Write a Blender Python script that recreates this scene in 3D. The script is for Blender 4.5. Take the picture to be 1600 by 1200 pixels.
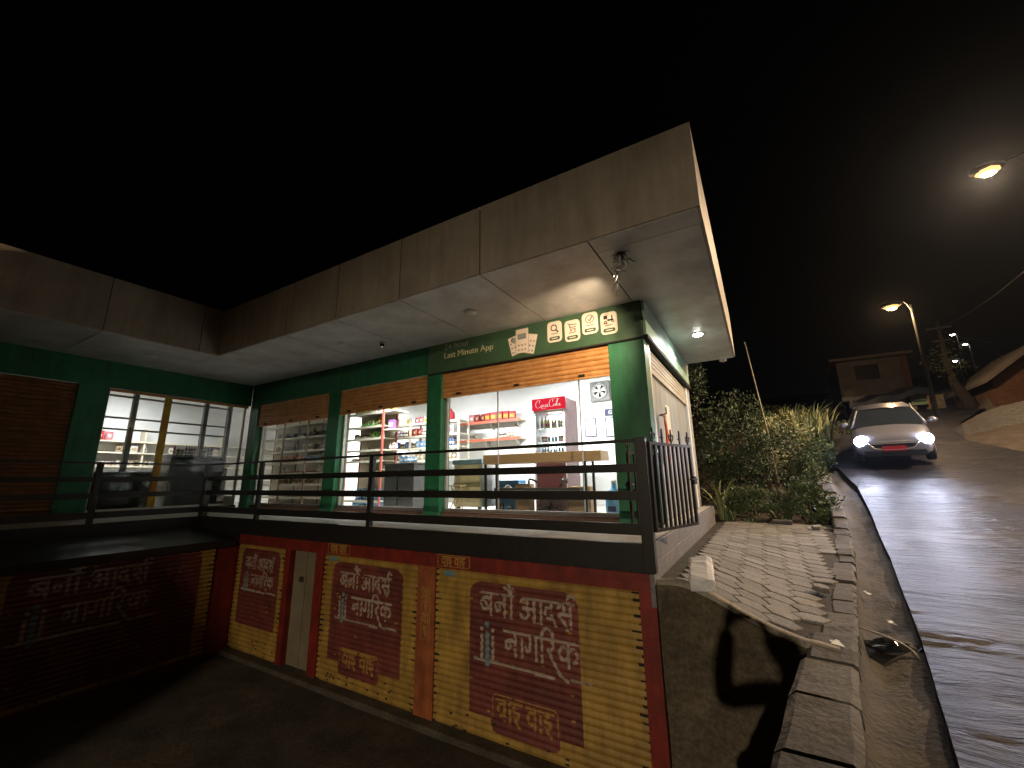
import bpy, bmesh, math, random
import numpy as np
from mathutils import Vector, Matrix, Euler

random.seed(7); np.random.seed(7)
S = bpy.context.scene
for o in list(bpy.data.objects): bpy.data.objects.remove(o)
COL = S.collection
PI = math.pi

# ------------------------------------------------------------------ camera
cd = bpy.data.cameras.new('camera'); cam = bpy.data.objects.new('camera', cd); COL.objects.link(cam)
cd.sensor_fit = 'HORIZONTAL'; cd.sensor_width = 36.0; cd.lens = 36.0 * 647.13 / 1600.0
cd.clip_start = 0.02; cd.clip_end = 2000
_R = Matrix(((0.86077195, 0.50881, -0.0135657), (0.12537257, -0.18611558, 0.97449613), (-0.49330859, 0.8405197, 0.22399388)))
# rows: camera right, up, forward in world axes (X along the shop front, Y into the shop, Z up)
right, up, fwd = _R[0], _R[1], _R[2]
cam.matrix_world = Matrix(((right[0], up[0], -fwd[0], 0), (right[1], up[1], -fwd[1], 0), (right[2], up[2], -fwd[2], 0), (0, 0, 0, 1)))
S.camera = cam

# ------------------------------------------------------------------ world (night sky)
W = bpy.data.worlds.new('World'); S.world = W; W.use_nodes = True
nt = W.node_tree; nt.nodes.clear()
wo = nt.nodes.new('ShaderNodeOutputWorld'); bg = nt.nodes.new('ShaderNodeBackground'); sk = nt.nodes.new('ShaderNodeTexSky')
sk.sky_type = 'NISHITA'; sk.sun_disc = False; sk.sun_elevation = math.radians(-4.0); sk.sun_rotation = math.radians(60)
hs = nt.nodes.new('ShaderNodeHueSaturation'); hs.inputs['Saturation'].default_value = 0.35
nt.links.new(sk.outputs[0], hs.inputs['Color']); nt.links.new(hs.outputs[0], bg.inputs[0])
bg.inputs[1].default_value = 0.012
nt.links.new(bg.outputs[0], wo.inputs[0])

# ------------------------------------------------------------------ render settings
S.view_settings.view_transform = 'Standard'; S.view_settings.look = 'None'; S.view_settings.gamma = 1
S.view_settings.exposure = 0.0
S.render.engine = 'CYCLES'
cy = S.cycles
cy.use_denoising = True
try: cy.denoiser = 'OPENIMAGEDENOISE'
except Exception: pass
cy.sample_clamp_indirect = 4.0; cy.max_bounces = 8; cy.diffuse_bounces = 3; cy.glossy_bounces = 3
cy.transparent_max_bounces = 16; cy.transmission_bounces = 6; cy.volume_bounces = 0
cy.caustics_reflective = False; cy.caustics_refractive = False
cy.use_light_tree = True

# ------------------------------------------------------------------ shared numbers (metres, camera lens at the origin)
YR = 4.5       # railing / walkway front edge
YS = 6.0       # shop front
ZF = -0.66     # walkway top
ZS = 2.60      # soffit
ZT = 3.60      # fascia top
XC = -1.26     # side wall of the shop
YE = 10.25     # far end of shop
XB = -11.8     # front of the left wing
XRL = -10.2    # wing railing
ZG = -2.95     # lower yard

# ------------------------------------------------------------------ materials
MATS = {}
def mat(name, c1, c2=None, rough=0.6, scale=6.0, bump=0.0, bscale=40.0, metal=0.0, spec=0.4, detail=4.0, lo=0.35, hi=0.65, stretch=None, island=0.0, coat=0.0):
    m = bpy.data.materials.new(name); m.use_nodes = True; n = m.node_tree; b = n.nodes['Principled BSDF']
    c2 = c2 or tuple(x * 0.75 for x in c1)
    tc = n.nodes.new('ShaderNodeTexCoord'); src = tc.outputs['Object']
    if stretch:
        mp = n.nodes.new('ShaderNodeMapping'); mp.inputs['Scale'].default_value = stretch
        n.links.new(src, mp.inputs['Vector']); src = mp.outputs[0]
    no = n.nodes.new('ShaderNodeTexNoise'); no.inputs['Scale'].default_value = scale; no.inputs['Detail'].default_value = detail; no.inputs['Roughness'].default_value = 0.65
    n.links.new(src, no.inputs['Vector'])
    rp = n.nodes.new('ShaderNodeValToRGB'); rp.color_ramp.elements[0].position = lo; rp.color_ramp.elements[1].position = hi
    rp.color_ramp.elements[0].color = (*c1, 1); rp.color_ramp.elements[1].color = (*c2, 1)
    fac = no.outputs['Fac']
    if island:
        ge = n.nodes.new('ShaderNodeNewGeometry'); mx = n.nodes.new('ShaderNodeMix'); mx.inputs[0].default_value = island
        n.links.new(no.outputs['Fac'], mx.inputs[2]); n.links.new(ge.outputs['Random Per Island'], mx.inputs[3]); fac = mx.outputs[0]
    n.links.new(fac, rp.inputs[0]); n.links.new(rp.outputs[0], b.inputs['Base Color'])
    b.inputs['Roughness'].default_value = rough; b.inputs['Metallic'].default_value = metal
    b.inputs['Specular IOR Level'].default_value = spec
    if coat: b.inputs['Coat Weight'].default_value = coat
    if bump:
        n2 = n.nodes.new('ShaderNodeTexNoise'); n2.inputs['Scale'].default_value = bscale; n2.inputs['Detail'].default_value = 5
        n.links.new(src, n2.inputs['Vector']); bp = n.nodes.new('ShaderNodeBump'); bp.inputs['Strength'].default_value = bump; bp.inputs['Distance'].default_value = 0.02
        n.links.new(n2.outputs['Fac'], bp.inputs['Height']); n.links.new(bp.outputs[0], b.inputs['Normal'])
    MATS[name] = m
    return m
def emit(name, c, s):
    m = bpy.data.materials.new(name); m.use_nodes = True; n = m.node_tree; n.nodes.clear()
    o = n.nodes.new('ShaderNodeOutputMaterial'); e = n.nodes.new('ShaderNodeEmission'); e.inputs[0].default_value = (*c, 1); e.inputs[1].default_value = s
    n.links.new(e.outputs[0], o.inputs[0]); return m
def glass(name, tint=(0.96, 0.98, 0.97), refl=1.0, dirt=0.04):
    m = bpy.data.materials.new(name); m.use_nodes = True; n = m.node_tree; n.nodes.clear()
    o = n.nodes.new('ShaderNodeOutputMaterial'); tr = n.nodes.new('ShaderNodeBsdfTransparent'); tr.inputs[0].default_value = (*tint, 1)
    gl = n.nodes.new('ShaderNodeBsdfGlossy'); gl.inputs['Roughness'].default_value = 0.03
    fr = n.nodes.new('ShaderNodeLayerWeight'); fr.inputs[0].default_value = 0.5
    pw = n.nodes.new('ShaderNodeMath'); pw.operation = 'POWER'; pw.inputs[1].default_value = 5; n.links.new(fr.outputs['Facing'], pw.inputs[0])
    mu = n.nodes.new('ShaderNodeMath'); mu.operation = 'MULTIPLY_ADD'; mu.inputs[1].default_value = 0.9 * refl; mu.inputs[2].default_value = 0.025 * refl
    mx = n.nodes.new('ShaderNodeMixShader'); n.links.new(pw.outputs[0], mu.inputs[0]); n.links.new(mu.outputs[0], mx.inputs[0])
    n.links.new(tr.outputs[0], mx.inputs[1]); n.links.new(gl.outputs[0], mx.inputs[2])
    df = n.nodes.new('ShaderNodeBsdfDiffuse'); df.inputs[0].default_value = (0.6, 0.6, 0.58, 1)
    no = n.nodes.new('ShaderNodeTexNoise'); no.inputs['Scale'].default_value = 3; no.inputs['Detail'].default_value = 6
    tc = n.nodes.new('ShaderNodeTexCoord'); n.links.new(tc.outputs['Object'], no.inputs['Vector'])
    m2 = n.nodes.new('ShaderNodeMath'); m2.operation = 'MULTIPLY'; m2.inputs[1].default_value = dirt * 2; n.links.new(no.outputs['Fac'], m2.inputs[0])
    m3 = n.nodes.new('ShaderNodeMixShader'); n.links.new(m2.outputs[0], m3.inputs[0]); n.links.new(mx.outputs[0], m3.inputs[1]); n.links.new(df.outputs[0], m3.inputs[2])
    n.links.new(m3.outputs[0], o.inputs[0]); return m

M = dict(
    green=mat('green_paint', (0.022, 0.165, 0.07), (0.016, 0.12, 0.053), 0.45, 3, 0.1, 60),
    panel=mat('beige_cladding', (0.48, 0.42, 0.34), (0.34, 0.295, 0.235), 0.5, 1.6, 0.03, 5, detail=7, stretch=(1.5, 1.5, .45), lo=.3, hi=.8),
    soffit=mat('grey_soffit_panel', (0.66, 0.655, 0.64), (0.48, 0.475, 0.46), 0.38, .9, 0.02, 4, detail=7),
    seam=mat('dark_seam', (0.015, 0.014, 0.013), None, 0.8),
    roll=mat('orange_brown_slats', (0.60, 0.31, 0.11), (0.46, 0.21, 0.07), 0.5, 5, 0.1, 30),
    rollpale=mat('pale_metal_slats', (0.62, 0.56, 0.44), (0.5, 0.45, 0.36), 0.45, 6),
    yellow=mat('yellow_shutter_paint', (0.37, 0.225, 0.045), (0.20, 0.115, 0.027), 0.55, 2.2, 0.15, 40, lo=0.35, hi=0.75, detail=8),
    maroon=mat('maroon_shutter_paint', (0.16, 0.036, 0.026), (0.10, 0.026, 0.02), 0.6, 2.6, 0.15, 40),
    white_pt=mat('off_white_brush_paint', (0.38, 0.30, 0.235), (0.24, 0.18, 0.14), 0.6, 14),
    blue_pt=mat('teal_brush_paint', (0.12, 0.24, 0.26), (0.10, 0.18, 0.2), 0.6, 14),
    gold_pt=mat('gold_brush_paint', (0.33, 0.18, 0.04), (0.24, 0.12, 0.03), 0.6, 14),
    red=mat('red_wall_paint', (0.19, 0.018, 0.011), (0.12, 0.014, 0.009), 0.55, 4, 0.15, 25),
    orange=mat('orange_wall_paint', (0.31, 0.09, 0.03), (0.20, 0.055, 0.02), 0.55, 4, 0.15, 25),
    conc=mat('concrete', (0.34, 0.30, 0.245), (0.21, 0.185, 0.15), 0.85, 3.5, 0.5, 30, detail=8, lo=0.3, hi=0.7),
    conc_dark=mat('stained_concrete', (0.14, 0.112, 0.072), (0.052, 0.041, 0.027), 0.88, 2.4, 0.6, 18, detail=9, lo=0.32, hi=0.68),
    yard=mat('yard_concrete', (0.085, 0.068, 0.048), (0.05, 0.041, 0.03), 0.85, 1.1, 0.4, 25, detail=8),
    plinth=mat('grey_plinth_tile', (0.19, 0.18, 0.175), (0.13, 0.125, 0.12), 0.55, 8, 0.2, 50),
    deck=mat('walkway_tile', (0.54, 0.52, 0.49), (0.42, 0.405, 0.375), 0.5, 4, 0.08, 30),
    black=mat('black_iron', (0.012, 0.012, 0.013), (0.02, 0.019, 0.018), 0.32, 20, 0.05, 60, spec=0.5),
    alu=mat('aluminium_frame', (0.62, 0.60, 0.56), (0.52, 0.5, 0.47), 0.35, 10, metal=0.6),
    wallin=mat('grey_white_wall', (0.80, 0.80, 0.80), (0.73, 0.73, 0.73), 0.7, 0.8, 0.05, 8),
    ceil=mat('white_ceiling', (0.8, 0.8, 0.78), None, 0.7),
    floorin=mat('cream_floor_tile', (0.74, 0.70, 0.62), (0.66, 0.62, 0.55), 0.35, 2),
    shelfw=mat('cream_shelf', (0.76, 0.70, 0.58), (0.68, 0.62, 0.5), 0.4, 8),
    shelfr=mat('red_shelf_lip', (0.60, 0.13, 0.07), (0.5, 0.1, 0.06), 0.4, 8),
    postr=mat('red_post', (0.45, 0.11, 0.09), (0.36, 0.09, 0.075), 0.4, 8),
    postb=mat('brown_post', (0.22, 0.13, 0.09), (0.17, 0.1, 0.07), 0.5, 8),
    postg=mat('grey_post', (0.22, 0.215, 0.22), (0.17, 0.165, 0.17), 0.45, 8),
    yelpost=mat('yellow_post', (0.55, 0.36, 0.03), (0.30, 0.13, 0.02), 0.5, 3.5, lo=0.4, hi=0.6),
    wood=mat('tan_wood', (0.44, 0.29, 0.155), (0.36, 0.23, 0.12), 0.45, 5, stretch=(1, 8, 8)),
    card=mat('cardboard', (0.42, 0.29, 0.17), (0.36, 0.25, 0.14), 0.8, 5),
    cream=mat('cream_metal', (0.62, 0.54, 0.36), (0.55, 0.47, 0.31), 0.45, 3),
    dgrey=mat('dark_grey_metal', (0.055, 0.056, 0.055), (0.045, 0.045, 0.046), 0.35, 3),
    blackpl=mat('black_plastic', (0.016, 0.016, 0.018), None, 0.25, 10),
    maroonleather=mat('maroon_leather', (0.09, 0.022, 0.02), (0.06, 0.016, 0.015), 0.4, 12, 0.1, 60),
    cokered=mat('fridge_red', (0.62, 0.012, 0.035), None, 0.35),
    mauve=mat('mauve_fridge_side', (0.24, 0.15, 0.16), (0.17, 0.10, 0.11), 0.4, 3),
    white=mat('white_plastic', (0.8, 0.8, 0.78), None, 0.4),
    paper=mat('paper', (0.8, 0.79, 0.76), (0.74, 0.73, 0.7), 0.8, 30),
    navy=mat('navy_print', (0.03, 0.03, 0.10), None, 0.6),
    ink=mat('dark_ink', (0.03, 0.035, 0.03), None, 0.7),
    inkgrey=mat('grey_ink', (0.27, 0.29, 0.27), None, 0.7),
    cardpink=mat('cream_print', (0.78, 0.66, 0.55), (0.74, 0.61, 0.5), 0.6, 5),
    signgreen=mat('sign_green', (0.055, 0.115, 0.06), (0.048, 0.10, 0.052), 0.4, 2),
    signmint=mat('mint_sign_face', (0.42, 0.62, 0.48), (0.36, 0.56, 0.43), 0.35, 2),
    creamtext=mat('cream_letters', (0.66, 0.60, 0.36), None, 0.5),
    brownmat=mat('brown_sill', (0.14, 0.075, 0.05), (0.09, 0.05, 0.035), 0.8, 14, 0.3, 60),
    curtain=mat('pale_streaked_sheet', (0.36, 0.38, 0.36), (0.17, 0.16, 0.14), 0.5, 2.2, detail=7, stretch=(1, 6, 0.6), lo=0.35, hi=0.75),
    orangecloth=mat('orange_cloth', (0.75, 0.14, 0.03), None, 0.8),
    bottleblue=mat('blue_water_jug', (0.16, 0.42, 0.72), (0.12, 0.36, 0.66), 0.15, 6, spec=0.6),
    road=None, soil=mat('dirt_shoulder', (0.10, 0.076, 0.06), (0.055, 0.042, 0.033), 0.95, 3, 0.9, 22, detail=8),
    stone=mat('kerb_stone', (0.11, 0.10, 0.088), (0.055, 0.05, 0.044), 0.85, 4, 0.7, 16, detail=8, island=0.4),
    paver=mat('paver', (0.245, 0.232, 0.215), (0.145, 0.136, 0.124), 0.8, 4.5, 0.6, 30, detail=8, island=0.35, lo=0.3, hi=0.7),
    mortar=mat('mortar_dirt', (0.06, 0.05, 0.038), (0.03, 0.025, 0.019), 0.95, 9, 0.6, 40),
    leaf=mat('leaf_green', (0.06, 0.095, 0.035), (0.12, 0.165, 0.06), 0.55, 0.8, island=0.8, lo=0.1, hi=0.9),
    leafd=mat('leaf_dark', (0.04, 0.06, 0.032), (0.08, 0.105, 0.055), 0.5, 0.8, island=0.8, lo=0.1, hi=0.9),
    leafy=mat('leaf_olive', (0.30, 0.32, 0.15), (0.46, 0.44, 0.22), 0.6, 0.8, island=0.8, lo=0.1, hi=0.9),
    bark=mat('bark', (0.12, 0.085, 0.055), (0.07, 0.05, 0.035), 0.9, 12, 0.5, 40),
    bamboo=mat('bamboo', (0.34, 0.30, 0.2), (0.24, 0.21, 0.14), 0.5, 8),
    plaster=mat('beige_plaster', (0.40, 0.35, 0.28), (0.30, 0.26, 0.21), 0.85, 2, 0.3, 20),
    brick=mat('brick_red', (0.16, 0.085, 0.06), (0.11, 0.06, 0.045), 0.85, 6, 0.4, 30),
    tarp=mat('blue_tarpaulin', (0.03, 0.04, 0.075), (0.02, 0.028, 0.05), 0.4, 3),
    rubble=mat('pale_gravel', (0.13, 0.12, 0.115), (0.07, 0.064, 0.06), 0.95, 7, 1.0, 20, detail=9),
    carpaint=mat('grey_silver_car_paint', (0.20, 0.205, 0.25), (0.18, 0.185, 0.23), 0.3, 2, metal=0.35, coat=0.5),
    rubber=mat('rubber', (0.015, 0.015, 0.015), None, 0.85),
    skin=mat('skin', (0.36, 0.20, 0.13), None, 0.55), hair=mat('black_hair', (0.012, 0.01, 0.009), None, 0.5),
    shirt=mat('dark_shirt', (0.03, 0.035, 0.05), None, 0.85), jeans=mat('dark_jeans', (0.03, 0.04, 0.07), None, 0.85),
    marble=mat('white_stone_block', (0.82, 0.81, 0.82), (0.55, 0.54, 0.58), 0.5, 5, 0.4, 25, stretch=(1, 6, 1), detail=7),
)
M['glass'] = glass('shop_glass', dirt=0.015)
M['glassdirty'] = glass('dusty_glass', (0.9, 0.93, 0.9), 1.6, 0.06)
M['fridgeglass'] = glass('fridge_glass', (0.95, 1, 1), 0.8, 0.01)
M['carglass'] = mat('car_glass', (0.02, 0.025, 0.03), None, 0.08, spec=0.8)
M['tube'] = emit('tube_emission', (1.0, 0.95, 0.86), 16.0)
M['fridgelit'] = emit('fridge_light', (0.93, 1.0, 1.0), 9.0)
M['bulb_warm'] = emit('sodium_lamp', (1.0, 0.66, 0.30), 260.0)
M['halo'] = emit('amber_halo', (1.0, .50, .14), 2.2)  # orange glow round the bulbs, given as a glowing colour
M['bulb_yellow'] = emit('yellow_lamp', (1.0, 0.68, 0.18), 90.0)
M['bulb_white'] = emit('white_lamp', (1.0, 0.93, 0.80), 60.0)
M['down'] = emit('downlight_emission', (1.0, 0.99, 0.94), 70.0)
M['headlamp'] = emit('headlight_emission', (0.74, 0.79, 1.0), 170.0)

def road_mat():
    m = bpy.data.materials.new('ridged_road_concrete'); m.use_nodes = True; n = m.node_tree; b = n.nodes['Principled BSDF']
    tc = n.nodes.new('ShaderNodeTexCoord')
    w1 = n.nodes.new('ShaderNodeTexNoise'); w1.inputs['Scale'].default_value = 0.9; w1.inputs['Detail'].default_value = 3; n.links.new(tc.outputs['Object'], w1.inputs['Vector'])
    vm = n.nodes.new('ShaderNodeVectorMath'); vm.operation = 'MULTIPLY_ADD'; vm.inputs[1].default_value = (.0, .55, 0); n.links.new(w1.outputs['Color'], vm.inputs[0]); n.links.new(tc.outputs['Object'], vm.inputs[2])
    def noise(scale, st, det=6, src=None):
        mp = n.nodes.new('ShaderNodeMapping'); mp.inputs['Scale'].default_value = st; n.links.new(src or vm.outputs[0], mp.inputs['Vector'])
        x = n.nodes.new('ShaderNodeTexNoise'); x.inputs['Scale'].default_value = scale; x.inputs['Detail'].default_value = det; x.inputs['Roughness'].default_value = 0.62
        n.links.new(mp.outputs[0], x.inputs['Vector']); return x.outputs['Fac']
    a = noise(1.0, (.9, 7.5, 1)); c = noise(1.0, (7, 26, 1)); d = noise(0.55, (1, 1, 1), 9, tc.outputs['Object']); e = noise(0.8, (.6, 1.2, 1), 3, tc.outputs['Object'])
    rp = n.nodes.new('ShaderNodeValToRGB'); rp.color_ramp.elements[0].position = 0.32; rp.color_ramp.elements[1].position = 0.68
    rp.color_ramp.elements[0].color = (0.013, 0.0127, 0.016, 1); rp.color_ramp.elements[1].color = (0.037, 0.0365, 0.046, 1)
    n.links.new(d, rp.inputs[0]); n.links.new(rp.outputs[0], b.inputs['Base Color'])
    ad = n.nodes.new('ShaderNodeMath'); ad.operation = 'MULTIPLY_ADD'; ad.inputs[1].default_value = 0.5; n.links.new(c, ad.inputs[0]); n.links.new(a, ad.inputs[2])
    mr = n.nodes.new('ShaderNodeMapRange'); mr.inputs[1].default_value = .35; mr.inputs[2].default_value = .55; mr.inputs[3].default_value = .35; mr.inputs[4].default_value = 1.0; n.links.new(e, mr.inputs[0])
    bp = n.nodes.new('ShaderNodeBump'); bp.inputs['Distance'].default_value = 0.08; n.links.new(mr.outputs[0], bp.inputs['Strength'])
    n.links.new(ad.outputs[0], bp.inputs['Height']); n.links.new(bp.outputs[0], b.inputs['Normal'])
    b.inputs['Roughness'].default_value = 0.40; b.inputs['Specular IOR Level'].default_value = 0.07
    return m
M['road'] = road_mat()
def wear(m, scale, amt, stretch=(1, 1, 1), detail=6):
    """grit, stains or drip streaks that belong to the surface: multiplies its own colour by a noise"""
    n = m.node_tree; b = n.nodes['Principled BSDF']; src = b.inputs['Base Color'].links[0].from_socket
    tc = n.nodes.new('ShaderNodeTexCoord'); mp = n.nodes.new('ShaderNodeMapping'); mp.inputs['Scale'].default_value = stretch; n.links.new(tc.outputs['Object'], mp.inputs['Vector'])
    no = n.nodes.new('ShaderNodeTexNoise'); no.inputs['Scale'].default_value = scale; no.inputs['Detail'].default_value = detail; no.inputs['Roughness'].default_value = .7; n.links.new(mp.outputs[0], no.inputs['Vector'])
    mr = n.nodes.new('ShaderNodeMapRange'); mr.inputs[1].default_value = .32; mr.inputs[2].default_value = .68; mr.inputs[3].default_value = 1 - amt; mr.inputs[4].default_value = 1 + amt * .6; n.links.new(no.outputs['Fac'], mr.inputs[0])
    mx = n.nodes.new('ShaderNodeMix'); mx.data_type = 'RGBA'; mx.blend_type = 'MULTIPLY'; mx.inputs[0].default_value = 1
    n.links.new(src, mx.inputs[6]); n.links.new(mr.outputs[0], mx.inputs[7]); n.links.new(mx.outputs[2], b.inputs['Base Color'])
wear(M['road'], 16, .55, (1, 3.2, 1)); wear(M['road'], 60, .5)
for k, sc, am in (('conc', 45, .4), ('conc_dark', 30, .45), ('conc_dark', 5, .45), ('yard', 40, .45), ('yard', 2.5, .5), ('paver', 50, .4), ('stone', 40, .45), ('mortar', 40, .5), ('soil', 30, .5), ('rubble', 14, .6), ('plinth', 30, .3), ('plaster', 6, .35), ('deck', 25, .3)): wear(M[k], sc, am)
for k, sc, am, st in (('panel', 3.0, .16, (2.2, 2.2, .22)), ('panel', 1.1, .18, (1, 1, 1)), ('soffit', 2.2, .22, (1, 1, 1)), ('green', 4, .28, (2, 2, .35)), ('red', 5, .35, (1.5, 1.5, .4)), ('yellow', 4.5, .34, (1.6, 1.6, .35)), ('maroon', 6, .36, (1.4, 1.4, .5)), ('orange', 5, .35, (1.5, 1.5, .4)), ('roll', 9, .28, (.5, .5, 3)), ('signgreen', 4, .2, (1, 1, .4))): wear(M[k], sc, am, st)

# ------------------------------------------------------------------ mesh helpers
class MB:
    def __init__(s): s.v = []; s.f = []; s.m = []; s.sm = []
    def add(s, vs, fs, mi=0, smooth=False):
        k = len(s.v); s.v += [tuple(v) for v in vs]
        for f in fs: s.f.append(tuple(i + k for i in f)); s.m.append(mi); s.sm.append(smooth)
        return s
    def box(s, x0, x1, y0, y1, z0, z1, mi=0, T=None):
        vs = [(x0, y0, z0), (x1, y0, z0), (x1, y1, z0), (x0, y1, z0), (x0, y0, z1), (x1, y0, z1), (x1, y1, z1), (x0, y1, z1)]
        if T: vs = [T @ Vector(v) for v in vs]
        return s.add(vs, [(0, 3, 2, 1), (4, 5, 6, 7), (0, 1, 5, 4), (1, 2, 6, 5), (2, 3, 7, 6), (3, 0, 4, 7)], mi)
    def tube(s, pts, r, n=8, mi=0, caps=True, smooth=True):
        pts = [Vector(p) for p in pts]; rs = r if isinstance(r, (list, tuple)) else [r] * len(pts)
        vs = []; fs = []; prev = None
        for i, p in enumerate(pts):
            d = (pts[min(i + 1, len(pts) - 1)] - pts[max(i - 1, 0)]).normalized()
            if prev is None: a = d.orthogonal().normalized()
            else:
                a = prev - d * prev.dot(d); a = a.normalized() if a.length > 1e-5 else d.orthogonal().normalized()
            prev = a; b = d.cross(a)
            for k in range(n):
                t = 2 * PI * k / n; vs.append(p + (a * math.cos(t) + b * math.sin(t)) * rs[i])
        for i in range(len(pts) - 1):
            for k in range(n):
                fs.append((i * n + k, i * n + (k + 1) % n, (i + 1) * n + (k + 1) % n, (i + 1) * n + k))
        s.add(vs, fs, mi, smooth)
        if caps:
            k = len(s.v) - len(vs)
            s.f.append(tuple(k + i for i in reversed(range(n)))); s.m.append(mi); s.sm.append(False)
            s.f.append(tuple(k + (len(pts) - 1) * n + i for i in range(n))); s.m.append(mi); s.sm.append(False)
        return s
    def lathe(s, prof, n=12, c=(0, 0, 0), mi=0, smooth=True):
        # prof: list of (r, z)
        vs = []; fs = []
        for r, z in prof:
            for k in range(n):
                t = 2 * PI * k / n; vs.append((c[0] + r * math.cos(t), c[1] + r * math.sin(t), c[2] + z))
        for i in range(len(prof) - 1):
            for k in range(n): fs.append((i * n + k, i * n + (k + 1) % n, (i + 1) * n + (k + 1) % n, (i + 1) * n + k))
        fs.append(tuple(reversed(range(n)))); fs.append(tuple((len(prof) - 1) * n + k for k in range(n)))
        return s.add(vs, fs, mi, smooth)
    def ball(s, c, r, n=10, mi=0, sc=(1, 1, 1)):
        pr = [(max(1e-4, math.sin(PI * i / n)), -math.cos(PI * i / n)) for i in range(n + 1)]
        k = len(s.v); s.lathe(pr, n + 2, mi=mi)
        for i in range(k, len(s.v)):
            x, y, z = s.v[i]; s.v[i] = (c[0] + x * r * sc[0], c[1] + y * r * sc[1], c[2] + z * r * sc[2])
        return s
    def prism(s, poly, axis, a0, a1, mi=0):
        # polygon in the two other axes, extruded along axis
        def pt(u, w, a): return {'x': (a, u, w), 'y': (u, a, w), 'z': (u, w, a)}[axis]
        n = len(poly); vs = [pt(u, w, a0) for u, w in poly] + [pt(u, w, a1) for u, w in poly]
        fs = [tuple(range(n)), tuple(reversed(range(n, 2 * n)))] + [(i, n + i, n + (i + 1) % n, (i + 1) % n) for i in range(n)]
        return s.add(vs, fs, mi)
    def build(s, name, mats, parent=None, bevel=0.0, seg=2, fix=True):
        me = bpy.data.meshes.new(name); me.from_pydata(s.v, [], s.f)
        if not isinstance(mats, (list, tuple)): mats = [mats]
        for m in mats: me.materials.append(m)
        me.polygons.foreach_set('material_index', s.m); me.polygons.foreach_set('use_smooth', s.sm)
        if fix:
            b = bmesh.new(); b.from_mesh(me); bmesh.ops.recalc_face_normals(b, faces=b.faces); b.to_mesh(me); b.free()
        me.update()
        o = bpy.data.objects.new(name, me); COL.objects.link(o)
        if parent: o.parent = parent
        if bevel:
            bv = o.modifiers.new('bevel', 'BEVEL'); bv.width = bevel; bv.segments = seg; bv.limit_method = 'ANGLE'
        return o
    def shift(s, d, k=0):
        for i in range(k, len(s.v)): s.v[i] = tuple(s.v[i][j] + d[j] for j in range(3))
        return s

def tag(o, label, cat, group=None):
    o['label'] = label; o['category'] = cat
    if group: o['group'] = group
    return o
def thing(name, label, cat, loc=(0, 0, 0), rz=0, group=None, rot=None):
    o = bpy.data.objects.new(name, None); COL.objects.link(o); o.location = loc
    o.rotation_euler = rot if rot else (0, 0, rz); o.empty_display_size = 0.1
    return tag(o, label, cat, group)
def struct(o, kind='structure'): o['kind'] = kind; return o
def lab(o, l): o['label'] = l; return o
def dup(o, loc=None, label=None, group=None, rz=None):
    c = o.copy(); COL.objects.link(c)
    if loc is not None: c.location = loc
    if rz is not None: c.rotation_euler = (0, 0, rz)
    if label: c['label'] = label
    if group: c['group'] = group
    for ch in list(o.children):
        d = dup(ch); d.parent = c
    return c
def lamp(name, kind, loc, power, color, parent=None, radius=0.1, **kw):
    l = bpy.data.lights.new(name, kind); l.energy = power; l.color = color
    if kind in ('POINT', 'SPOT'): l.shadow_soft_size = radius
    for k, v in kw.items(): setattr(l, k, v)
    o = bpy.data.objects.new(name, l); COL.objects.link(o); o.location = loc
    if parent: o.parent = parent
    return o
def aim(o, d): o.rotation_euler = Vector(d).to_track_quat('-Z', 'Y').to_euler()

def letters(name, text, size, m, parent, origin, ux=(1, 0, 0), uz=(0, 0, 1), extrude=0.004, shear=0.0, align='LEFT', width=None):
    cu = bpy.data.curves.new('t', 'FONT'); cu.body = text; cu.size = size; cu.extrude = extrude; cu.shear = shear; cu.align_x = align
    to = bpy.data.objects.new('t', cu); COL.objects.link(to)
    bpy.context.view_layer.update()
    me = bpy.data.meshes.new_from_object(to.evaluated_get(bpy.context.evaluated_depsgraph_get()))
    bpy.data.objects.remove(to); bpy.data.curves.remove(cu)
    if width:
        xs_ = [v.co.x for v in me.vertices]; k = width / (max(xs_) - min(xs_)); me.transform(Matrix.Diagonal((k, 1, 1, 1)))
    me.name = name; me.materials.clear(); me.materials.append(m)
    ux = Vector(ux); uz = Vector(uz); un = ux.cross(uz)
    T = Matrix((ux, uz, un)).transposed().to_4x4(); T.translation = Vector(origin)
    me.transform(T)
    o = bpy.data.objects.new(name, me); COL.objects.link(o)
    if parent: o.parent = parent
    return o

def strip(mb, pts, w, place, mi=0):
    """flat brush stroke: a ribbon following pts in a plane; place(u,v) -> xyz"""
    pts = [Vector((p[0], p[1])) for p in pts]; L = []; R = []
    for i, p in enumerate(pts):
        d = (pts[min(i + 1, len(pts) - 1)] - pts[max(i - 1, 0)]); d = d.normalized() if d.length > 0 else Vector((1, 0))
        n = Vector((-d.y, d.x)) * w / 2; L.append(p + n); R.append(p - n)
    vs = [place(*p) for p in L] + [place(*p) for p in R]; n = len(pts)
    mb.add(vs, [(i, n + i, n + i + 1, i + 1) for i in range(n - 1)], mi)

def smooth_pts(pts, k=4):
    out = []
    for i in range(len(pts) - 1):
        p0 = pts[max(i - 1, 0)]; p1 = pts[i]; p2 = pts[i + 1]; p3 = pts[min(i + 2, len(pts) - 1)]
        for j in range(k):
            t = j / k; o = []
            for a in range(len(p1)):
                o.append(0.5 * (2 * p1[a] + (p2[a] - p0[a]) * t + (2 * p0[a] - 5 * p1[a] + 4 * p2[a] - p3[a]) * t * t + (3 * p1[a] - p0[a] - 3 * p2[a] + p3[a]) * t ** 3))
            out.append(tuple(o))
    out.append(tuple(pts[-1])); return out

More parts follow.
